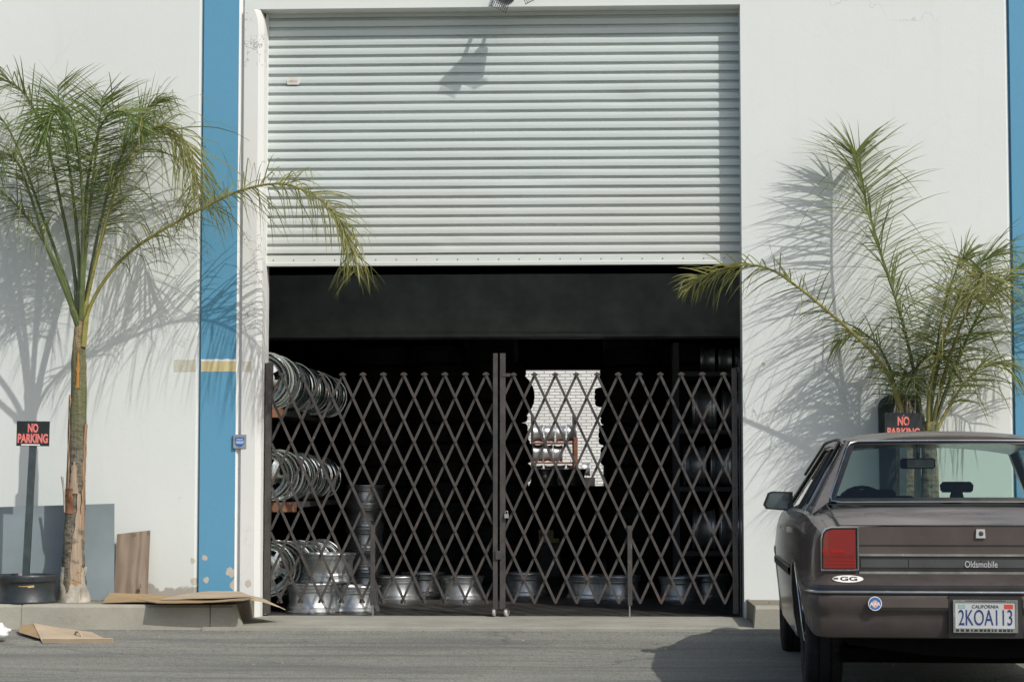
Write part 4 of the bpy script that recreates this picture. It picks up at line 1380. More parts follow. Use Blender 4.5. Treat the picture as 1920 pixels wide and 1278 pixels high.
def card(name, label, quad, mat, nx=14, ny=8, th=0.006, bend=None, sub=None):
    """thin corrugated sheet over four corner points (front-left, front-right, back-right, back-left)"""
    fl, fr, br, bl = [Vector(q) for q in quad]
    rows, rows2 = [], []
    for i in range(ny + 1):
        v = i / ny
        r, r2 = [], []
        for j in range(nx + 1):
            u = j / nx
            p = fl.lerp(fr, u).lerp(bl.lerp(br, u), v)
            dz = bend(u, v) if bend else 0
            p = p + Vector((0, 0, dz + 0.004 * mnoise.noise((u * 4, v * 4, len(name)))))
            r.append(p); r2.append(p + Vector((0, 0, th)))
        rows.append(r); rows2.append(r2)
    c = sum((Vector(q) for q in quad), Vector()) / 4
    b = MB(); b.grid(rows); b.grid(rows2)
    b.grid([rows[0], rows2[0]]); b.grid([rows[-1], rows2[-1]])
    for e in (0, -1):
        b.grid([[r[e] for r in rows], [r[e] for r in rows2]])
    for p in b.v: p[:] = p - c
    o = b.build(name, mat, smooth=30)
    o.location = c
    return tag(o, label, 'cardboard')
card('cardboard_sheet', 'long flattened brown cardboard sagging over the left kerb below the blue pilaster',
     (wpt(292, 1130, -1.12), wpt(476, 1122, -1.16), wpt(440, 1112, -.36), wpt(208, 1118, -.40)), M['cardboard'], bend=lambda u, v: -.012 * math.sin(PI * u) + .012 * v * math.sin(2 * PI * u))
card('cardboard_sheet', 'second cardboard sheet with its curled corner, left end of the pile on the kerb',
     (wpt(192, 1130, -.92), wpt(380, 1129, -1.03), wpt(388, 1120, -.34), wpt(206, 1117, -.38)), M['cardboard'], bend=lambda u, v: .022 * (1 - u) ** 2 * v + .006 * math.sin(5 * u), th=.005)
card('cardboard_sheet', 'cardboard flap folding down from the kerb towards the scissor gate',
     (wpt(470, 1124, -1.02), wpt(535, 1143, -.62), wpt(496, 1124, -.20), wpt(438, 1113, -.36)), M['cardboard_pale'], bend=lambda u, v: .010 * math.sin(PI * u))
card('cardboard_sheet', 'pale top cardboard sheet lying across the pile on the kerb',
     (wpt(300, 1124, -.92), wpt(473, 1119, -1.06), wpt(452, 1110, -.34), wpt(352, 1113, -.34)), M['cardboard_pale'], bend=lambda u, v: .012 * math.sin(PI * u) * v, th=.005)
g = 0.06
bl = wpt(62, 1181, -1.22); bl.z = g + .055
br = wpt(172, 1182, -1.20); br.z = g - .002
fl = wpt(80, 1204, -1.86); fl.z = .030
fr = wpt(212, 1202, -1.80); fr.z = .030
lid = thing('cardboard_tray', 'pale cardboard lid with a handle hole lying on the asphalt below the left kerb', 'cardboard', (fl + fr + bl + br) / 4)
C_ = lid.location
def P_(u, v):
    p = fl.lerp(fr, u).lerp(bl.lerp(br, u), v)
    p.z += .02 * max(0, .3 - u) ** 1.0 * v + .003 * mnoise.noise((u * 4, v * 4, 0))
    return p - C_
b = MB()
rows = [[P_(u / 14, v / 8) for u in range(15)] for v in range(9)]
b.grid(rows); b.grid([[p + Vector((0, 0, .005)) for p in r] for r in rows])
for e in (0, -1): b.grid([[r[e] for r in rows], [r[e] + Vector((0, 0, .005)) for r in rows]])
b.grid([rows[-1], [p + Vector((0, 0, .005)) for p in rows[-1]]])
b.build('sheet', M['cardboard_pale'], lid, smooth=30)
b = MB()
fr_ = [[r + Vector((0, -.002, 0)) for r in rows[0]], [r + Vector((0, -.022, .034)) for r in rows[0]], [r + Vector((0, -.014, .036)) for r in rows[0]], [r + Vector((0, .008, .002)) for r in rows[0]]]
b.grid(fr_)
for e in (0, -1): b.poly([f[e] for f in fr_])
b.build('front_flap', simple('card_edge', (0.56, 0.46, 0.33), .8, var=.1), lid)
q0 = at(150, 1190, -1.5) - C_; q0.z = .052 - C_.z
b = MB(); b.tube([q0 + Vector((-.05, .06, -.006)), q0 + Vector((-.035, .02, .03)), q0 + Vector((.0, -.03, .034)), q0 + Vector((.03, -.06, .0)), q0 + Vector((.045, -.09, -.02))], .007, 6)
b.build('handle_flap', M['cardboard_pale'], lid, smooth=40)
bl = wpt(35, 1179, -1.18); bl.z = .10
b = MB()
b.grid([[bl - C_ + Vector((0, 0, 0)), rows[-1][0]], [bl - C_ + Vector((.06, -.2, -.028)), rows[5][0]], [rows[2][0] + Vector((-.02, 0, .004)), rows[2][0]]])
b.build('curled_edge', M['cardboard'], lid)

# white plastic bag at the left edge
bm = bmesh.new()
bmesh.ops.create_icosphere(bm, subdivisions=4, radius=1)
for v in bm.verts:
    n_ = v.co.normalized()
    k = 1 + .28 * mnoise.noise(n_ * 2.3) + .14 * abs(mnoise.noise(n_ * 6.0)) + .06 * mnoise.noise(n_ * 15)
    v.co = Vector((n_.x * .11 * k, n_.y * .10 * k, max(-.055, n_.z * .065 * k)))
me = bpy.data.meshes.new('plastic_bag'); bm.to_mesh(me); bm.free()
me.materials.append(M['bag'])
me.polygons.foreach_set('use_smooth', [True] * len(me.polygons))
p = at(-17, 1196, -1.75)
o = link('plastic_bag', me); o.location = (p.x, -1.75, .095)
tag(o, 'crumpled white plastic bag on the asphalt at the left edge', 'bag')

# alarm company plate beside the pilaster
ap = at(449.5, 827, -.03)
t = thing('alarm_plate', 'small grey plate with a blue badge on the edge of the blue pilaster', 'sign', (ap.x, -.022, ap.z))
pm = 16 / F
b = MB(); b.box(-12.3 * pm, 12.3 * pm, -.006, .03, -12.8 * pm, 12.8 * pm)
b.build('plate', simple('plate_grey', (0.26, 0.265, 0.27), .5), t)
b = MB()
oc = [(-9, 5), (-7, 8), (-3, 7), (0, 8.5), (3, 7), (7, 8), (9, 5), (8, 0), (8.6, -4), (5, -8.5), (0, -10), (-5, -8.5), (-8.6, -4), (-8, 0)]
b.prism([(x * pm, z * pm) for x, z in oc], 'y', -.009, -.0061)
bd = b.build('badge', simple('badge_blue', (0.02, 0.13, 0.42), .4, var=.1), t)
b = MB()
for z, n_, w_ in ((3.6, 5, 2.0), (-.6, 7, 1.7), (-3.2, 6, 1.7)):
    for k in range(n_):
        x = (k - (n_ - 1) / 2) * (w_ + .5)
        b.box((x - w_ / 2) * pm, (x + w_ / 2) * pm, -.0096, -.0091, (z - .8) * pm, (z + .8) * pm)
b.build('faded_print', M['sign_white'], bd)

# twin floodlight on the wall over the door: only its lower rim and its shadow come into the picture
fx = at(985, -86, 0)
t = thing('floodlight', 'grey twin floodlight on the wall over the roller shutter, its lower edge just in view', 'lamp', (fx.x, 0, fx.z))
b = MB(); b.box(-.06, .06, -.05, -.001, -.05, .05); b.build('wall_box', M['dark_steel'], t)
for sx, px, py, sc_ in ((-1, 950, -14, 1.0), (1, 984, -30, 0.95)):
    hp = at(px, py, -.26) - fx
    b = MB(); b.tube([(sx * .02, -.05, .0), (sx * .04, -.14, .05), hp + Vector((0, .05, .06))], .014, 8)
    b.build('arm', M['dark_steel'], t, smooth=40)
    T = Matrix.Translation(hp) @ Matrix.Rotation(-sx * .45, 4, 'Y') @ Matrix.Rotation(.5, 4, 'X') @ Matrix.Scale(.76, 4)
    b = MB()
    rows = [[T @ Vector((math.cos(a) * r, y, math.sin(a) * r * 1.0)) for a in [2 * PI * k / 20 for k in range(20)]] for r, y in ((.03, .13), (.055, .10), (.085, .0), (.11, -.07), (.115, -.09), (.108, -.09), (.08, .0))]
    b.grid(rows, close_u=True); b.poly(rows[0]); b.poly(rows[-1])
    h = b.build('lamp_head', simple('lamp_grey', (.3, .31, .31), .5), t, smooth=40)
    b = MB()
    for k in range(9):
        x = -.08 + .02 * k
        b.tube([T @ Vector((x, -.092, -.11)), T @ Vector((x, -.12, -.155)), T @ Vector((x, -.10, -.02))], .0022, 5)
    b.tube([T @ Vector((-.09, -.12, -.157)), T @ Vector((.09, -.12, -.157))], .0028, 5)
    b.build('wire_guard', M['dark_steel'], t)

# ------------------------------------------------------------------ the parked saloon car
def car_paint():
    m = NT('faded_brown_paint')
    c = (0.082, 0.067, 0.061)
    geo = m.n('NewGeometry')
    up = m.n('SeparateXYZ', {0: geo.outputs['Normal']}).outputs[2]
    wear = m.math('MULTIPLY', m.ramp(up, 0.25, 0.9), m.ramp(m.noise(2.2, 4, 0.55, m.coord((0.6, 2.2, 1))), 0.34, 0.68))
    a = m.mix(m.ramp(m.noise(6, 4), .3, .7), tuple(x * .88 for x in c), tuple(x * 1.12 for x in c))
    a = m.mix(m.math('MULTIPLY', wear, 0.85), a, (0.25, 0.235, 0.225))
    a = m.mix(m.ramp(m.noise(60, 2), 0.72, 0.8, 0, .3), a, (0.25, 0.23, 0.21))
    m.base(a)
    m.p(metal=0.05, spec=0.35)
    m.p(rough=m.math('ADD', 0.20, m.math('MULTIPLY', wear, 0.35)))
    m.p(coat=m.math('SUBTRACT', 0.3, m.math('MULTIPLY', wear, 0.3)), coatrough=0.1)
    return m.mat
M['paint'] = car_paint()
M['bumper'] = simple('bumper_brown', (0.052, 0.042, 0.038), 0.5, var=0.25, scale=5, rvar=.12)
M['chrome'] = simple('chrome', (0.55, 0.56, 0.56), 0.2, metal=1.0, var=0.06)
M['silver'] = simple('silver_lettering', (0.55, 0.56, 0.56), 0.35, metal=0.3, var=.1)
M['car_black'] = simple('car_black_trim', (0.018, 0.018, 0.019), 0.4, var=.2)
M['car_inner'] = simple('car_interior', (0.022, 0.026, 0.027), 0.8, var=.2)
M['panel_grey'] = simple('tail_panel_grey', (0.06, 0.062, 0.062), 0.35, var=.3, scale=3)
def glass_mat(name, tint, k=1.0):
    m = NT(name)
    tr = m.n('BsdfTransparent', {'Color': tint})
    gl = m.n('BsdfGlossy', {'Color': (1, 1, 1), 'Roughness': 0.02})
    lw = m.n('LayerWeight', {'Blend': 0.5})
    fr = m.math('ADD', 0.04, m.math('MULTIPLY', m.math('POWER', lw.outputs['Facing'], 5.0), 0.96))
    mx = m.n('MixShader', {0: m.math('MULTIPLY', fr, k), 1: tr.outputs[0], 2: gl.outputs[0]})
    m.t.links.new(mx.outputs[0], m.out.inputs[0])
    return m.mat
M['glass'] = glass_mat('tinted_glass', (0.76, 0.86, 0.82))
def lamp_mat():
    m = NT('tail_lamp_red')
    sep = m.n('SeparateXYZ', {0: m.coord()})
    st = m.n('TexWave', {'Scale': 20.0, 'Vector': m.coord()}, bands_direction='Z')
    lowpart = m.ramp(sep.outputs[2], 0.745, 0.74)
    a = m.mix(lowpart, (0.20, 0.013, 0.012), (0.36, 0.015, 0.013))
    a = m.mix(m.math('MULTIPLY', m.math('MULTIPLY', st.outputs['Fac'], lowpart), .6), a, (0.11, 0.008, 0.008))
    a = m.mix(m.ramp(sep.outputs[0], -.755, -.77, 0, .55), a, (0.14, 0.05, 0.03))
    m.base(a)
    m.p(rough=0.18, coat=0.6)
    return m.mat
M['lamp_red'] = lamp_mat()
M['plate_white'] = simple('plate_white', (0.45, 0.475, 0.48), 0.45, var=.1)
M['plate_blue'] = simple('plate_blue', (0.015, 0.035, 0.14), 0.5)
M['plate_red'] = simple('plate_red', (0.55, 0.06, 0.04), 0.5)
M['mirror'] = simple('mirror_glass', (0.75, 0.78, 0.8), 0.03, metal=1.0, var=.02)

CY = -5.80                                     # y of the rear bumper
cx = X(1846, CY, 1149)
CAR = thing('saloon_car', 'old brown four door saloon car parked nose in at the kerb, seen from behind', 'car', (cx, CY, 0.004), (0, 0, -math.radians(2.2)))
CAR.scale = (0.962, 1, 1)

def sect(hw, hs, zs, zt, zb=0.24):
    h = [(0, zt), (.30 * hs, zt - .0015), (.60 * hs, zt - .006), (.84 * hs, zt - .014), (hs - .025, zs + .006), (hs, zs - .004), (hs + (hw - hs) * .55, zs - .035), (hw - .003, zs - .10), (hw + .004, .70), (hw + .004, .66), (hw - .002, .55), (hw - .018, .38), (hw - .035, .27), (hw - .09, zb)]
    return h
ST = [(.105, .835, .795, .872, .905), (.125, .842, .802, .882, .914), (.20, .853, .812, .896, .926), (.36, .866, .824, .915, .957), (.55, .873, .829, .935, .990), (.70, .876, .832, .948, 1.004), (1.10, .880, .836, .957, .99), (1.55, .882, .838, .958, .98), (2.1, .882, .838, .956, .975), (2.7, .881, .836, .952, .975),
      (3.25, .879, .832, .944, .985), (3.45, .877, .822, .935, .975), (3.9, .866, .780, .865, .91), (4.12, .845, .71, .785, .825), (4.26, .78, .62, .70, .73), (4.36, .68, .54, .61, .63)]  # nose made short and low so the car's shadow stays off the kerb
b = MB()
rows = []
for v, hw, hs, zs, zt in ST:
    h = sect(hw, hs, zs, zt)
    full = [(u, z) for u, z in h] + [(-u, z) for u, z in reversed(h[1:])]
    lift = .22 * max(0, min(1, (.95 - v) / .3))
    rows.append([(u, v, z if z > .6 else .6 - (.6 - z) * (1 - lift / .39)) for u, z in full])
b.grid(rows, close_u=True)
b.poly(rows[0]); b.poly(rows[-1])
body_me = b.mesh('body', M['paint'], weld=True)
bo = link('body', body_me)
cut = MB()
for v in (1.10, 3.76):
    for sx in (-1, 1):
        T = Matrix.Translation((sx * .80, v, .325)) @ Matrix.Rotation(PI / 2, 4, 'Y')
        n = 40
        c0 = [T @ Vector((math.cos(2 * PI * k / n) * .365, math.sin(2 * PI * k / n) * .365, -.22)) for k in range(n)]
        c1 = [T @ Vector((math.cos(2 * PI * k / n) * .365, math.sin(2 * PI * k / n) * .365, .22)) for k in range(n)]
        cut.grid([c0, c1], close_u=True); cut.poly(c0); cut.poly(c1)
co = link('cutter', cut.mesh('cutter', M['car_black']))
md = bo.modifiers.new('wells', 'BOOLEAN'); md.operation = 'DIFFERENCE'; md.object = co; md.solver = 'EXACT'
bpy.context.view_layer.update()
me = bpy.data.meshes.new_from_object(bo.evaluated_get(bpy.context.evaluated_depsgraph_get()))
bo.modifiers.clear(); bo.data = me
bpy.data.objects.remove(co)
me.polygons.foreach_set('use_smooth', [True] * len(me.polygons)); me.set_sharp_from_angle(angle=math.radians(28))
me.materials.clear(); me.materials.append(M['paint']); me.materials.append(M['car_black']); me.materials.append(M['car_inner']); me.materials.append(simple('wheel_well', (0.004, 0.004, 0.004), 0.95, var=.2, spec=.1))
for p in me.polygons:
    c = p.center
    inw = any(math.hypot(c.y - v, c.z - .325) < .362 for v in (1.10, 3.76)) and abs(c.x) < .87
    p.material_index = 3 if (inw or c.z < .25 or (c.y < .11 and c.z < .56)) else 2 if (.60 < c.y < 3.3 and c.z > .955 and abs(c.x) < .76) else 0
bo.parent = CAR
BODY = bo

def cpart(name, fn, mat, parent=CAR, smooth=None):
    c = MB(); fn(c)
    return c.build(name, mat, parent, smooth=smooth)
def mirror_fn(fn, s):
    """build with fn then reflect in u when s = 1 (fn draws the left side)"""
    def g(c):
        fn(c)
        if s > 0:
            for v in c.v: v.x = -v.x
    return g

def bodyu(z):
    pts = [(.20, .79), (.27, .845), (.38, .862), (.55, .878), (.66, .884), (.70, .884), (.85, .878), (.92, .860), (.955, .838)]
    for (a, ua), (b_, ub) in zip(pts, pts[1:]):
        if z <= b_:
            return ua + (ub - ua) * max(0, (z - a) / (b_ - a))
    return pts[-1][1]

def hwoff(v):
    for p, q in zip(ST, ST[1:]):
        if v <= q[0]:
            return .882 - (p[1] + (q[1] - p[1]) * max(0, (v - p[0]) / (q[0] - p[0])))
    return 0

# roof
def roof_z(u, v):
    e = abs(u) / .60
    t = (v - 1.10) / (2.78 - 1.10)
    return 1.352 + .052 * math.sin(PI * min(1, max(0, t)) * .92 + .12) - .046 * e ** 2.6
def roof(c):
    rows = []
    for i in range(15):
        v = 1.10 + 1.68 * i / 14
        rows.append([(u * .60, v - (.05 * (1 - u * u) if i == 0 else 0), roof_z(u * .60, v)) for u in [-1 + 2 * k / 24 for k in range(25)]])
    c.grid(rows)
    under = [[(p[0] * .97, p[1], p[2] - .035) for p in r] for r in rows]
    c.grid(under)
    for e in (0, -1):
        c.grid([[r[e] for r in rows], [r[e] for r in under]])
    c.grid([rows[0], under[0]]); c.grid([rows[-1], under[-1]])
cpart('roof', roof, M['paint'], smooth=40)

def sideu(w):                                     # tumblehome of the side windows
    return -.812 + (.812 - .585) * (w - .955) / (1.335 - .955)
def slab(c, poly, th=.035, off=0.0):
    A = [Vector((sideu(w) - off, v, w)) for v, w in poly]
    B = [p + Vector((th, 0, -.004)) for p in A]
    c.poly(A); c.poly(B[::-1])
    for i in range(len(A)):
        j = (i + 1) % len(A)
        c.poly([A[i], A[j], B[j], B[i]])
for s in (-1, 1):
    cpart('rear_pillar', mirror_fn(lambda c: (slab(c, [(.66, .945), (1.16, .955), (1.34, 1.245), (1.37, 1.30), (1.36, 1.335), (1.10, 1.335)], .05),
        c.grid([[(-.722, .625, 1.012), (-.70, .70, 1.07), (-.588, 1.045, 1.325), (-.575, 1.09, 1.334)], [(sideu(.950), .60, .948), (sideu(1.06), .74, 1.06), (sideu(1.31), 1.05, 1.31), (sideu(1.335), 1.10, 1.337)]])), s), M['paint'], smooth=30)
    cpart('window_pillar', mirror_fn(lambda c: slab(c, [(2.06, .955), (2.15, .955), (2.17, 1.33), (2.10, 1.33)], .03, .002), s), M['car_black'])
    cpart('front_pillar', mirror_fn(lambda c: slab(c, [(3.22, .955), (3.32, .95), (2.78, 1.335), (2.70, 1.335)], .045), s), M['paint'])
    cpart('roof_rail', mirror_fn(lambda c: slab(c, [(1.34, 1.305), (2.76, 1.305), (2.74, 1.342), (1.30, 1.342)], .04, .003), s), M['paint'])
    cpart('side_window', mirror_fn(lambda c: c.poly([(sideu(w) + .012, v, w) for v, w in ((1.17, .955), (3.2, .955), (2.72, 1.32), (1.37, 1.32))]), s), M['glass'])
    tr = [(1.155, .957), (1.335, 1.245), (1.36, 1.292), (1.40, 1.315), (1.5, 1.322), (2.0, 1.324), (2.70, 1.322), (3.22, .957)]
    cpart('window_trim', mirror_fn(lambda c: c.tube([(sideu(w) - .006, v, w) for v, w in tr], .0045, 6), s), M['chrome'], smooth=50)
    cpart('window_trim', mirror_fn(lambda c: c.tube([(sideu(.957) - .010, v, .957) for v in (1.0, 2.0, 3.25)], .005, 6), s), M['chrome'], smooth=50)
    cpart('drip_rail', mirror_fn(lambda c: c.tube([(sideu(w) - .012, v, w + .012) for v, w in ((1.20, .99), (1.34, 1.262), (1.38, 1.318), (1.48, 1.336), (2.0, 1.342), (2.74, 1.336), (3.0, 1.15))], .009, 6), s), M['car_black'], smooth=50)
    # doors: seams, handles, side moulding, arch trims
    for v0 in (1.42, 2.12, 3.16):
        cpart('door_seam', mirror_fn(lambda c, v0=v0: c.grid([[(-bodyu(z) - .0015, v0 + d + (.22 * max(0, (.55 - z)) if v0 < 1.5 else 0), z) for d in (-.004, .004)] for z in (.30, .40, .52, .64, .70, .80, .86, .94)]), s), M['car_black'])
    for v0 in (1.62, 2.30):
        h = cpart('door_handle', mirror_fn(lambda c, v0=v0: (c.box(-.897, -.872, v0, v0 + .15, .835, .865), c.box(-.90, -.896, v0 + .01, v0 + .13, .842, .858)), s), M['chrome'])
    cpart('side_moulding', mirror_fn(lambda c: c.grid([[(-.884 - o_, v, z) for o_, z in ((0, .60), (.012, .605), (.014, .625), (.012, .645), (0, .65))] for v in (1.50, 2.0, 2.6, 3.1, 3.36)]), s), M['car_black'], smooth=30)
    for va in (1.10, 3.76):
        q = [(-bodyu(.325 + math.sin(a) * .372) - .003 + hwoff(va + math.cos(a) * .372), va + math.cos(a) * .372, .325 + math.sin(a) * .372) for a in [PI * (-.02 + 1.04 * k / 28) for k in range(29)]]
        cpart('arch_trim', mirror_fn(lambda c, q=q: c.tube([p for p in q], .0055, 6), s), M['chrome'], smooth=50)

# glass front and rear with their frames
def rear_glass(c, inset=0.0, dv=0.0):
    rows = []
    for i in range(9):
        t = i / 8
        hw_ = (.722 + (.575 - .722) * t) - inset
        zz = 1.012 + inset + (1.332 - 1.012 - 2 * inset) * t
        vv = .625 + (1.09 - .625) * t
        rows.append([(hw_ * (-1 + 2 * k / 20), vv + dv - .055 * (1 - (-1 + 2 * k / 20) ** 2) * (1 - .15 * t), zz + .004 * (1 - (-1 + 2 * k / 20) ** 2)) for k in range(21)])
    c.grid(rows)
    return rows
rw = cpart('rear_window', lambda c: rear_glass(c, .012, .006), M['glass'], smooth=60)
tmp = MB(); R9 = rear_glass(tmp)
border = [Vector(p) for p in R9[0]] + [Vector(r[-1]) for r in R9[1:]] + [Vector(p) for p in R9[-1][-2::-1]] + [Vector(r[0]) for r in R9[-2:0:-1]]
cen = Vector((0, .80, 1.18))
def ring(c, f0, f1, dv):
    o_ = [p + Vector((0, dv, 0)) for p in border]
    i_ = [Vector((p.x * (1 - f1), p.y + (cen.y - p.y) * f1 * .9 + dv, p.z + (cen.z - p.z) * f1 * 2.2)) for p in border]
    c.grid([o_ + [o_[0]], i_ + [i_[0]]])
cpart('window_seal', lambda c: ring(c, 0, .055, .004), M['car_black'], rw)
# corners of the chrome frame are rounded
def rounded(path):
    out = []
    n = len(path)
    for i, p in enumerate(path):
        a, c_ = path[i - 1], path[(i + 1) % n]
        if (p - a).normalized().dot((c_ - p).normalized()) < .6:
            out += [p.lerp(a, .9), p.lerp(a, .4).lerp(p.lerp(c_, .4), .5), p.lerp(c_, .9)]
        else:
            out.append(p)
    return out
bp = rounded(border)
top_side = [p for p in bp]
cpart('window_trim', lambda c: c.tube([p + Vector((0, -.008, 0)) for p in top_side] + [top_side[0] + Vector((0, -.008, 0))], .0042, 6), M['chrome'], rw, smooth=50)
def wind(c):
    c.grid([[(( .70 - .13 * t) * (-1 + 2 * k / 16), 3.30 - .56 * t + .06 * (1 - (-1 + 2 * k / 16) ** 2), .985 + .36 * t) for k in range(17)] for t in (0, .25, .5, .75, 1)])
cpart('windscreen', wind, M['glass'], smooth=60)
# inside: seats, head rests, dashboard, mirror, wheel
def seatback(c, u0, u1, v, z1):
    c.prism([(u0, .80), (u1, .80), (u1 - .01, z1 - .03), (u1 - .05, z1), (u0 + .05, z1), (u0 + .01, z1 - .03)], 'y', v, v + .14)
cpart('rear_seat', lambda c: (seatback(c, -.66, -.02, 1.18, 1.015), seatback(c, .02, .66, 1.18, 1.015)), M['car_inner'])
hrst = at(1800, 914, CY + 2.2) - CAR.location
seat = cpart('front_seat', lambda c: (seatback(c, -.62, -.06, 2.2, 1.035), seatback(c, .0, .60, 2.2, 1.02)), M['car_inner'])
def headrest(c, u, z0, z1, w):
    c.prism([(u - w, z0 + .012), (u - w + .012, z0), (u + w - .012, z0), (u + w, z0 + .012), (u + w + .004, z1 - .02), (u + w - .015, z1), (u - w + .015, z1), (u - w - .004, z1 - .02)], 'y', 2.21, 2.30)
    c.prism([(u - .045, z0 - .05), (u + .045, z0 - .05), (u + .03, z0 + .002), (u - .03, z0 + .002)], 'y', 2.22, 2.29)
cpart('headrest', lambda c: headrest(c, .165, 1.055, 1.118, .092), M['car_inner'], seat)
cpart('headrest', lambda c: headrest(c, -.36, 1.015, 1.072, .15), M['car_inner'], seat)
cpart('dashboard', lambda c: c.prism([(2.85, .9), (3.28, .9), (3.28, 1.0), (3.1, 1.02), (2.9, 1.01)], 'x', -.68, .68), M['car_inner'])
sw = MB(); T = Matrix.Translation((-.36, 2.75, .93)) @ Matrix.Rotation(math.radians(65), 4, 'X')
sw.tube([T @ Vector((math.cos(a) * .17, math.sin(a) * .17, 0)) for a in [2 * PI * k / 24 for k in range(25)]], .012, 6)
sw.build('steering_wheel', M['car_inner'], CAR)
mh = cpart('rear_view_mirror', lambda c: (c.prism([(-.118, 1.205), (-.105, 1.196), (.09, 1.196), (.103, 1.21), (.100, 1.25), (.088, 1.262), (-.105, 1.260), (-.118, 1.248)], 'y', 2.78, 2.81), c.tube([(-.005, 2.80, 1.24), (-.005, 2.84, 1.32)], .008, 6)), M['car_inner'])
cpart('mirror_glass', lambda c: c.prism([(-.075, 1.203), (.085, 1.203), (.095, 1.212), (.093, 1.247), (.083, 1.255), (-.075, 1.253)], 'y', 2.776, 2.7795), simple('mirror_face', (.42, .45, .45), .3, metal=.3), mh)
cpart('parcel_shelf', lambda c: c.box(-.70, .70, .62, 1.2, .985, .997), M['car_inner'])

# tail: seams, black strip, lamps, badge
RV = .105
def zz_(row): return 1.12 + (903 - row) / 383.0
cpart('boot_seam', lambda c: (c.box(-.70, .70, RV - .0025, RV + .02, zz_(1023.5), zz_(1021)),), M['car_black'])
cpart('boot_seam', lambda c: (c.box(-.70, .70, RV - .004, RV + .01, zz_(986), zz_(984.5)),), M['car_black'])
for s in (-1, 1):
    pts = [(-.735, .60, 1.006), (-.722, .46, .974), (-.712, .30, .940), (-.706, .20, .923), (-.704, .125, .908), (-.703, .100, .893), (-.703, .0995, zz_(988))]
    cpart('boot_seam', mirror_fn(lambda c, pts=pts: c.tube([(p[0], p[1], p[2] - .004) for p in pts], .0055, 5), s), M['car_black'])
    cpart('wing_crease', mirror_fn(lambda c: c.grid([[(-.785, .105, .874), (-.795, .20, .893), (-.803, .40, .918), (-.806, .62, .942)], [(-.755, .104, .886), (-.765, .20, .907), (-.772, .40, .934), (-.775, .62, .960)]]), s), M['paint'], smooth=60)
cpart('chrome_strip', lambda c: c.box(-.607, .607, RV - .012, RV + .01, zz_(1042), zz_(1038)), M['chrome'])
cpart('chrome_strip', lambda c: c.box(-.607, .607, RV - .012, RV + .01, zz_(1074.5), zz_(1070.5)), M['chrome'])
tp = cpart('tail_panel', lambda c: c.box(-.607, .607, RV - .006, RV + .02, zz_(1070), zz_(1042.5)), M['car_black'])
cpart('tail_inset', lambda c: [c.box(a, d, RV - .009, RV + .02, zz_(1063), zz_(1048)) for a, d in ((-.598, -.362), (-.358, -.002), (.002, .358), (.362, .598))], M['panel_grey'], tp)
put_text('lettering', 'Oldsmobile', .04, (0.0, RV - .012, zz_(1056.5)), M['silver'], tp, width=62 / 383, height=12 / 383, bold=.0002, depth=.002)
bdg = cpart('badge', lambda c: (c.prism([(-.024, -.001), (.024, -.001), (.021, .042), (-.021, .042)], 'y', RV - .012, RV, T=Matrix.Translation((0, 0, zz_(1008)))),), M['silver'])
cpart('keyhole', lambda c: c.lathe([(0, .004), (.009, .003), (.012, 0)], 14, T=Matrix.Translation((0.002, RV - .0122, zz_(1000))) @ Matrix.Rotation(PI / 2, 4, 'X')), M['panel_grey'], bdg)
for s in (-1, 1):
    u0, u1, za, zc = -.797, -.612, zz_(1068), zz_(989)
    outl = [(u1, za), (u1, zc), (u0 + .05, zc), (u0 + .025, zc - .008), (u0 + .008, zc - .026), (u0 + .001, zc - .06), (u0, za)]
    lf = cpart('tail_lamp', mirror_fn(lambda c: c.prism(outl, 'y', RV - .020, RV + .08), s), M['car_black'])
    inn = [(u1 - .014, za + .008), (u1 - .014, zc - .010), (u0 + .053, zc - .010), (u0 + .03, zc - .018), (u0 + .016, zc - .034), (u0 + .010, zc - .062), (u0 + .009, za + .008)]
    ln = cpart('lens', mirror_fn(lambda c: c.prism(inn, 'y', RV - .0265, RV - .0205), s), M['lamp_red'], lf)
    cpart('lens_ribs', mirror_fn(lambda c: [c.box(u0 + .012, u1 - .018, RV - .0285, RV - .0266, za + .012 + .0085 * k, za + .0155 + .0085 * k) for k in range(8)], s), simple('lamp_rib_red', (.22, .012, .01), .2, var=.1), lf)
    cpart('reflector', mirror_fn(lambda c: (c.box(u0 + .006, u0 + .030, RV - .0290, RV - .0267, za + .085, za + .1), c.box(u0 + .045, u0 + .11, RV - .0290, RV - .0267, za + .085, za + .098)), s), simple('reflector_red', (.30, .012, .01), .15, var=.1), lf)
    cpart('lamp_trim', mirror_fn(lambda c: c.tube([(u, RV - .024, z) for u, z in outl + outl[:1]], .0055, 6), s), M['chrome'], lf, smooth=50)

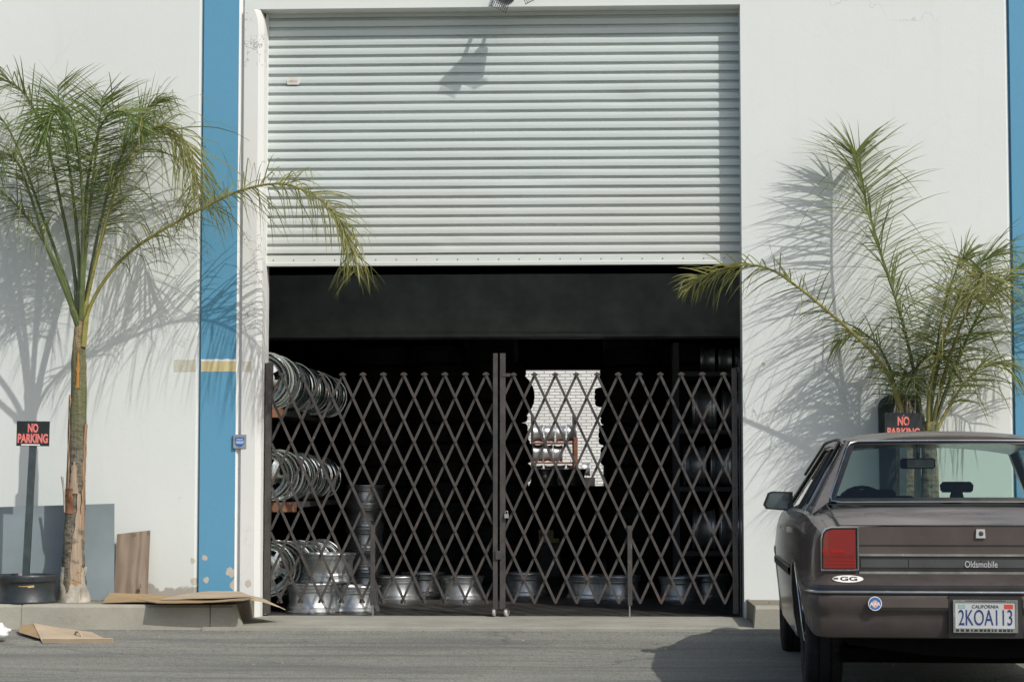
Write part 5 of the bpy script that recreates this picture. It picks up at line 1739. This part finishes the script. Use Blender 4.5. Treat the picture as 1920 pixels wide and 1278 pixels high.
# rear bumper swept round the tail
def sweep_bumper(c, prof, closed=False):
    path = [(-.868, .66, -1, 0), (-.870, .30, -1, 0), (-.866, .16, -1, -.1), (-.850, .075, -.8, -.6), (-.815, .025, -.45, -.9), (-.75, .006, -.12, -1), (-.4, -.006, -.02, -1), (0, -.010, 0, -1), (.4, -.006, .02, -1), (.75, .006, .12, -1), (.815, .025, .45, -.9), (.850, .075, .8, -.6), (.866, .16, 1, -.1), (.870, .30, 1, 0), (.868, .66, 1, 0)]
    rows = []
    for u, v, nu, nv in path:
        L_ = math.hypot(nu, nv)
        rows.append([(u + nu / L_ * d, v + nv / L_ * d, z) for d, z in prof])
    c.grid(rows)
bump = cpart('rear_bumper', lambda c: sweep_bumper(c, [(-.11, zz_(1074)), (-.07, zz_(1075.5)), (-.012, zz_(1091)), (-.004, zz_(1094)), (-.004, zz_(1112)), (.0, zz_(1114)), (.002, zz_(1118)), (-.002, zz_(1139)), (-.014, zz_(1146)), (-.016, zz_(1158)), (-.020, zz_(1176)), (-.04, zz_(1190)), (-.12, zz_(1194)), (-.2, zz_(1192))]), M['bumper'], smooth=35)
cpart('rub_strip', lambda c: sweep_bumper(c, [(-.006, zz_(1094)), (.004, zz_(1095.5)), (.006, zz_(1100)), (.004, zz_(1104)), (.003, zz_(1111)), (-.006, zz_(1112))]), M['car_black'], bump, smooth=30)
cpart('chrome_bead', lambda c: sweep_bumper(c, [(.002, zz_(1109.5)), (.009, zz_(1108)), (.0105, zz_(1106.5)), (.009, zz_(1105)), (.002, zz_(1103.5))]), M['chrome'], bump, smooth=60)
for ua, ub in ((-.545, -.180), (.184, .545)):
    cpart('bumper_pad', lambda c: c.prism([(-.0215, zz_(1118)), (-.0225, zz_(1134)), (-.010, zz_(1140)), (.02, zz_(1140)), (.02, zz_(1117))], 'x', ua, ub), M['paint'], bump)
# plate recess and plate
cpart('plate_recess', lambda c: c.box(-.178, .182, -.0175, -.004, zz_(1189), zz_(1113)), M['car_black'], bump)
pz = zz_(1149)
pl = cpart('licence_plate', lambda c: c.box(-.152, .152, -.030, -.024, pz - .074, pz + .074), M['plate_white'], bump)
def pframe(c):
    for a in ((-.158, .158, pz + .066, pz + .078), (-.158, .158, pz - .078, pz - .057), (-.158, -.147, pz - .0569, pz + .0659), (.147, .158, pz - .0569, pz + .0659)):
        c.box(a[0], a[1], -.034, -.0245, a[2], a[3])
cpart('plate_frame', pframe, M['chrome'], pl)
put_text('lettering', '2KOA113', .1, (0.0, -.0312, pz - .006), M['plate_blue'], pl, width=.262, height=.074, bold=.0)
put_text('lettering', 'CALIFORNIA', .03, (0, -.0312, pz + .046), M['panel_grey'], pl, width=.13, height=.016)
cpart('sticker', lambda c: c.box(.092, .135, -.0312, -.0303, pz + .035, pz + .056), M['plate_red'], pl)
cpart('sticker', lambda c: c.box(-.133, -.098, -.0312, -.0303, pz + .037, pz + .056), simple('sticker_green', (.22, .34, .30), .5), pl)
def frame_print(c):
    q = random.Random(5)
    x = -.145
    while x < .14:
        w_ = q.uniform(.008, .018)
        c.box(x, x + w_, -.0348, -.0341, pz - .0735, pz - .0615)
        x += w_ + q.uniform(.004, .010)
    c.box(-.10, .10, -.0348, -.0341, pz + .0705, pz + .0745)
cpart('frame_print', frame_print, M['car_black'], pl)
# stickers on the bumper
st = cpart('oval_sticker', lambda c: c.prism([(math.cos(a) * .077, math.sin(a) * .0265) for a in [2 * PI * k / 28 for k in range(28)]], 'y', -.0012, 0.0), M['sign_white'], bump)
sx_, sz_ = (1590 - 1846) / 383.0, zz_(1083.5)
st.location = (sx_, .048 - .012, sz_); st.rotation_euler = (-math.radians(52), 0, math.radians(-1))
put_text('lettering', 'GG', .05, (0.004, -.0018, 0), M['car_black'], st, width=.085, height=.030, bold=.001)
cpart('sticker_edge', lambda c: c.box(-.072, -.048, -.0019, -.0013, -.006, .008), M['panel_grey'], st)
st2 = cpart('round_sticker', lambda c: c.prism([(math.cos(a) * .034, math.sin(a) * .034) for a in [2 * PI * k / 28 for k in range(28)]], 'y', -.0012, 0.0), M['sign_white'], bump)
st2.location = ((1639 - 1846) / 383.0, -.0245, zz_(1127))
cpart('sticker_ring', lambda c: c.prism([(math.cos(a) * .030, math.sin(a) * .030) for a in [2 * PI * k / 28 for k in range(28)]], 'y', -.0020, -.0013), simple('sticker_blue', (.05, .15, .40), .45), st2)
cpart('sticker_core', lambda c: c.prism([(math.cos(a) * .016, math.sin(a) * .018 - .002) for a in [2 * PI * k / 20 for k in range(20)]], 'y', -.0026, -.0021), simple('sticker_pale_red', (.62, .38, .34), .45), st2)
put_text('lettering', 'AAA', .03, (0, -.0034, -.003), M['sign_white'], st2, width=.054, height=.019, bold=.0008)
# under the tail
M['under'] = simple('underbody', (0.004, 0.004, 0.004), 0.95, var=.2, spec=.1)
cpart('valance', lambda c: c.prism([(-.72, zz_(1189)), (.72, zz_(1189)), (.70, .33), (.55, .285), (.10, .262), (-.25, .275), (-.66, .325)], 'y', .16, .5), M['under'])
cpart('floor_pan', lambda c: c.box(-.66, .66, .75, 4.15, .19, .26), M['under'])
cpart('tail_pipe', lambda c: c.tube([(.42, .9, .24), (.42, .14, .245), (.42, .06, .235)], .024, 12, caps=False), M['dark_steel'], smooth=50)
# door mirror on the left, its twin on the right
for s in (-1, 1):
    ml = cpart('door_mirror', mirror_fn(lambda c: (c.prism([(-.985, .975), (-.968, .950), (-.83, .940), (-.80, .945), (-.80, 1.055), (-.93, 1.058), (-.955, 1.048)], 'y', 2.78, 2.90), c.prism([(-.84, .93), (-.80, .93), (-.80, .99), (-.83, .985)], 'y', 2.74, 2.92)), s), M['car_black'])
    cpart('mirror_glass', mirror_fn(lambda c: c.prism([(-.972, .975), (-.960, .957), (-.825, .950), (-.822, 1.047), (-.928, 1.049), (-.948, 1.04)], 'y', 2.777, 2.7795), s), simple('mirror_dark', (.16, .20, .22), .12, metal=.7), ml)
# wheels
for v0 in (1.10, 3.76):
    for s in (-1, 1):
        wh = thing('wheel', '', '')
        for k in ('label', 'category'): del wh[k]
        wh.parent = CAR
        wh.location = (s * .735, v0, .312)
        T = Matrix.Rotation(s * PI / 2, 4, 'Y')
        c = MB(); c.lathe(tyre_prof(.312, .205, .185), 40, T=T, close=True)
        for k in range(46):
            a = 2 * PI * k / 46
            for q in (-.075, .05):
                TT = T @ Matrix.Rotation(a, 4, 'Z') @ Matrix.Translation((.309, 0, q))
                c.box(-.004, .0045, -.012, .012, 0, .03, T=TT)
        c.build('tyre', M['tyre'], wh, smooth=35)
        c = MB(); c.lathe([(.03, .085), (.10, .082), (.14, .07), (.165, .075), (.185, .078), (.188, .06), (.17, .02), (.17, -.07), (.185, -.085)], 32, T=T)
        c.lathe([(0, .092), (.03, .085)], 32, T=T)
        c.build('hubcap', M['alu_dull'], wh, smooth=35)

# ------------------------------------------------------------------ loose grit and dry leaf scraps
gr = random.Random(21)
b = MB()
def ground_z(y):
    pts = [(-8, 0), (-2.7, 0), (-2.0, .022), (-1.35, .052), (-.95, .066)]
    for (a, za), (c_, zc) in zip(pts, pts[1:]):
        if y <= c_: return za + (zc - za) * (y - a) / (c_ - a)
    return .066
for i in range(900):
    x = gr.uniform(-5.2, 3.4)
    y = KY - .03 - abs(gr.gauss(0, .09)) if i < 500 else gr.uniform(-3.2, -1.1)
    r = gr.uniform(.003, .009) * (1.3 if gr.random() < .1 else 1)
    z = ground_z(y)
    p = [Vector((x, y, z + r * .8))] + [Vector((x + math.cos(a) * r * gr.uniform(.7, 1.4), y + math.sin(a) * r * gr.uniform(.7, 1.4), z + gr.uniform(-.001, r * .4))) for a in (0, 1.25, 2.5, 3.8, 5.0)]
    for k in range(5):
        b.poly([p[0], p[1 + k], p[1 + (k + 1) % 5]])
structure(b.build('gravel', simple('grit', (0.22, 0.21, 0.185), 0.9, var=.5, scale=9)), 'stuff')
b = MB()
for i in range(90):
    x = gr.uniform(-5.0, -2.75) if i < 50 else gr.uniform(1.15, 3.2)
    y = gr.uniform(-.85, -.05)
    a = gr.uniform(0, 6.28); l = gr.uniform(.02, .09); w = gr.uniform(.002, .006)
    d = Vector((math.cos(a), math.sin(a), 0)); n = Vector((-d.y, d.x, 0)) * w
    c = Vector((x, y, KZ + .004))
    b.poly([c - d * l - n, c - d * l + n, c + n * 1.2 + Vector((0, 0, .008)), c - n * 1.2 + Vector((0, 0, .008))])
    b.poly([c - n * 1.2 + Vector((0, 0, .008)), c + n * 1.2 + Vector((0, 0, .008)), c + d * l + n * .3, c + d * l - n * .3])
structure(b.build('leaves', simple('dry_scraps', (0.30, 0.22, 0.12), 0.85, var=.5, scale=12)), 'stuff')
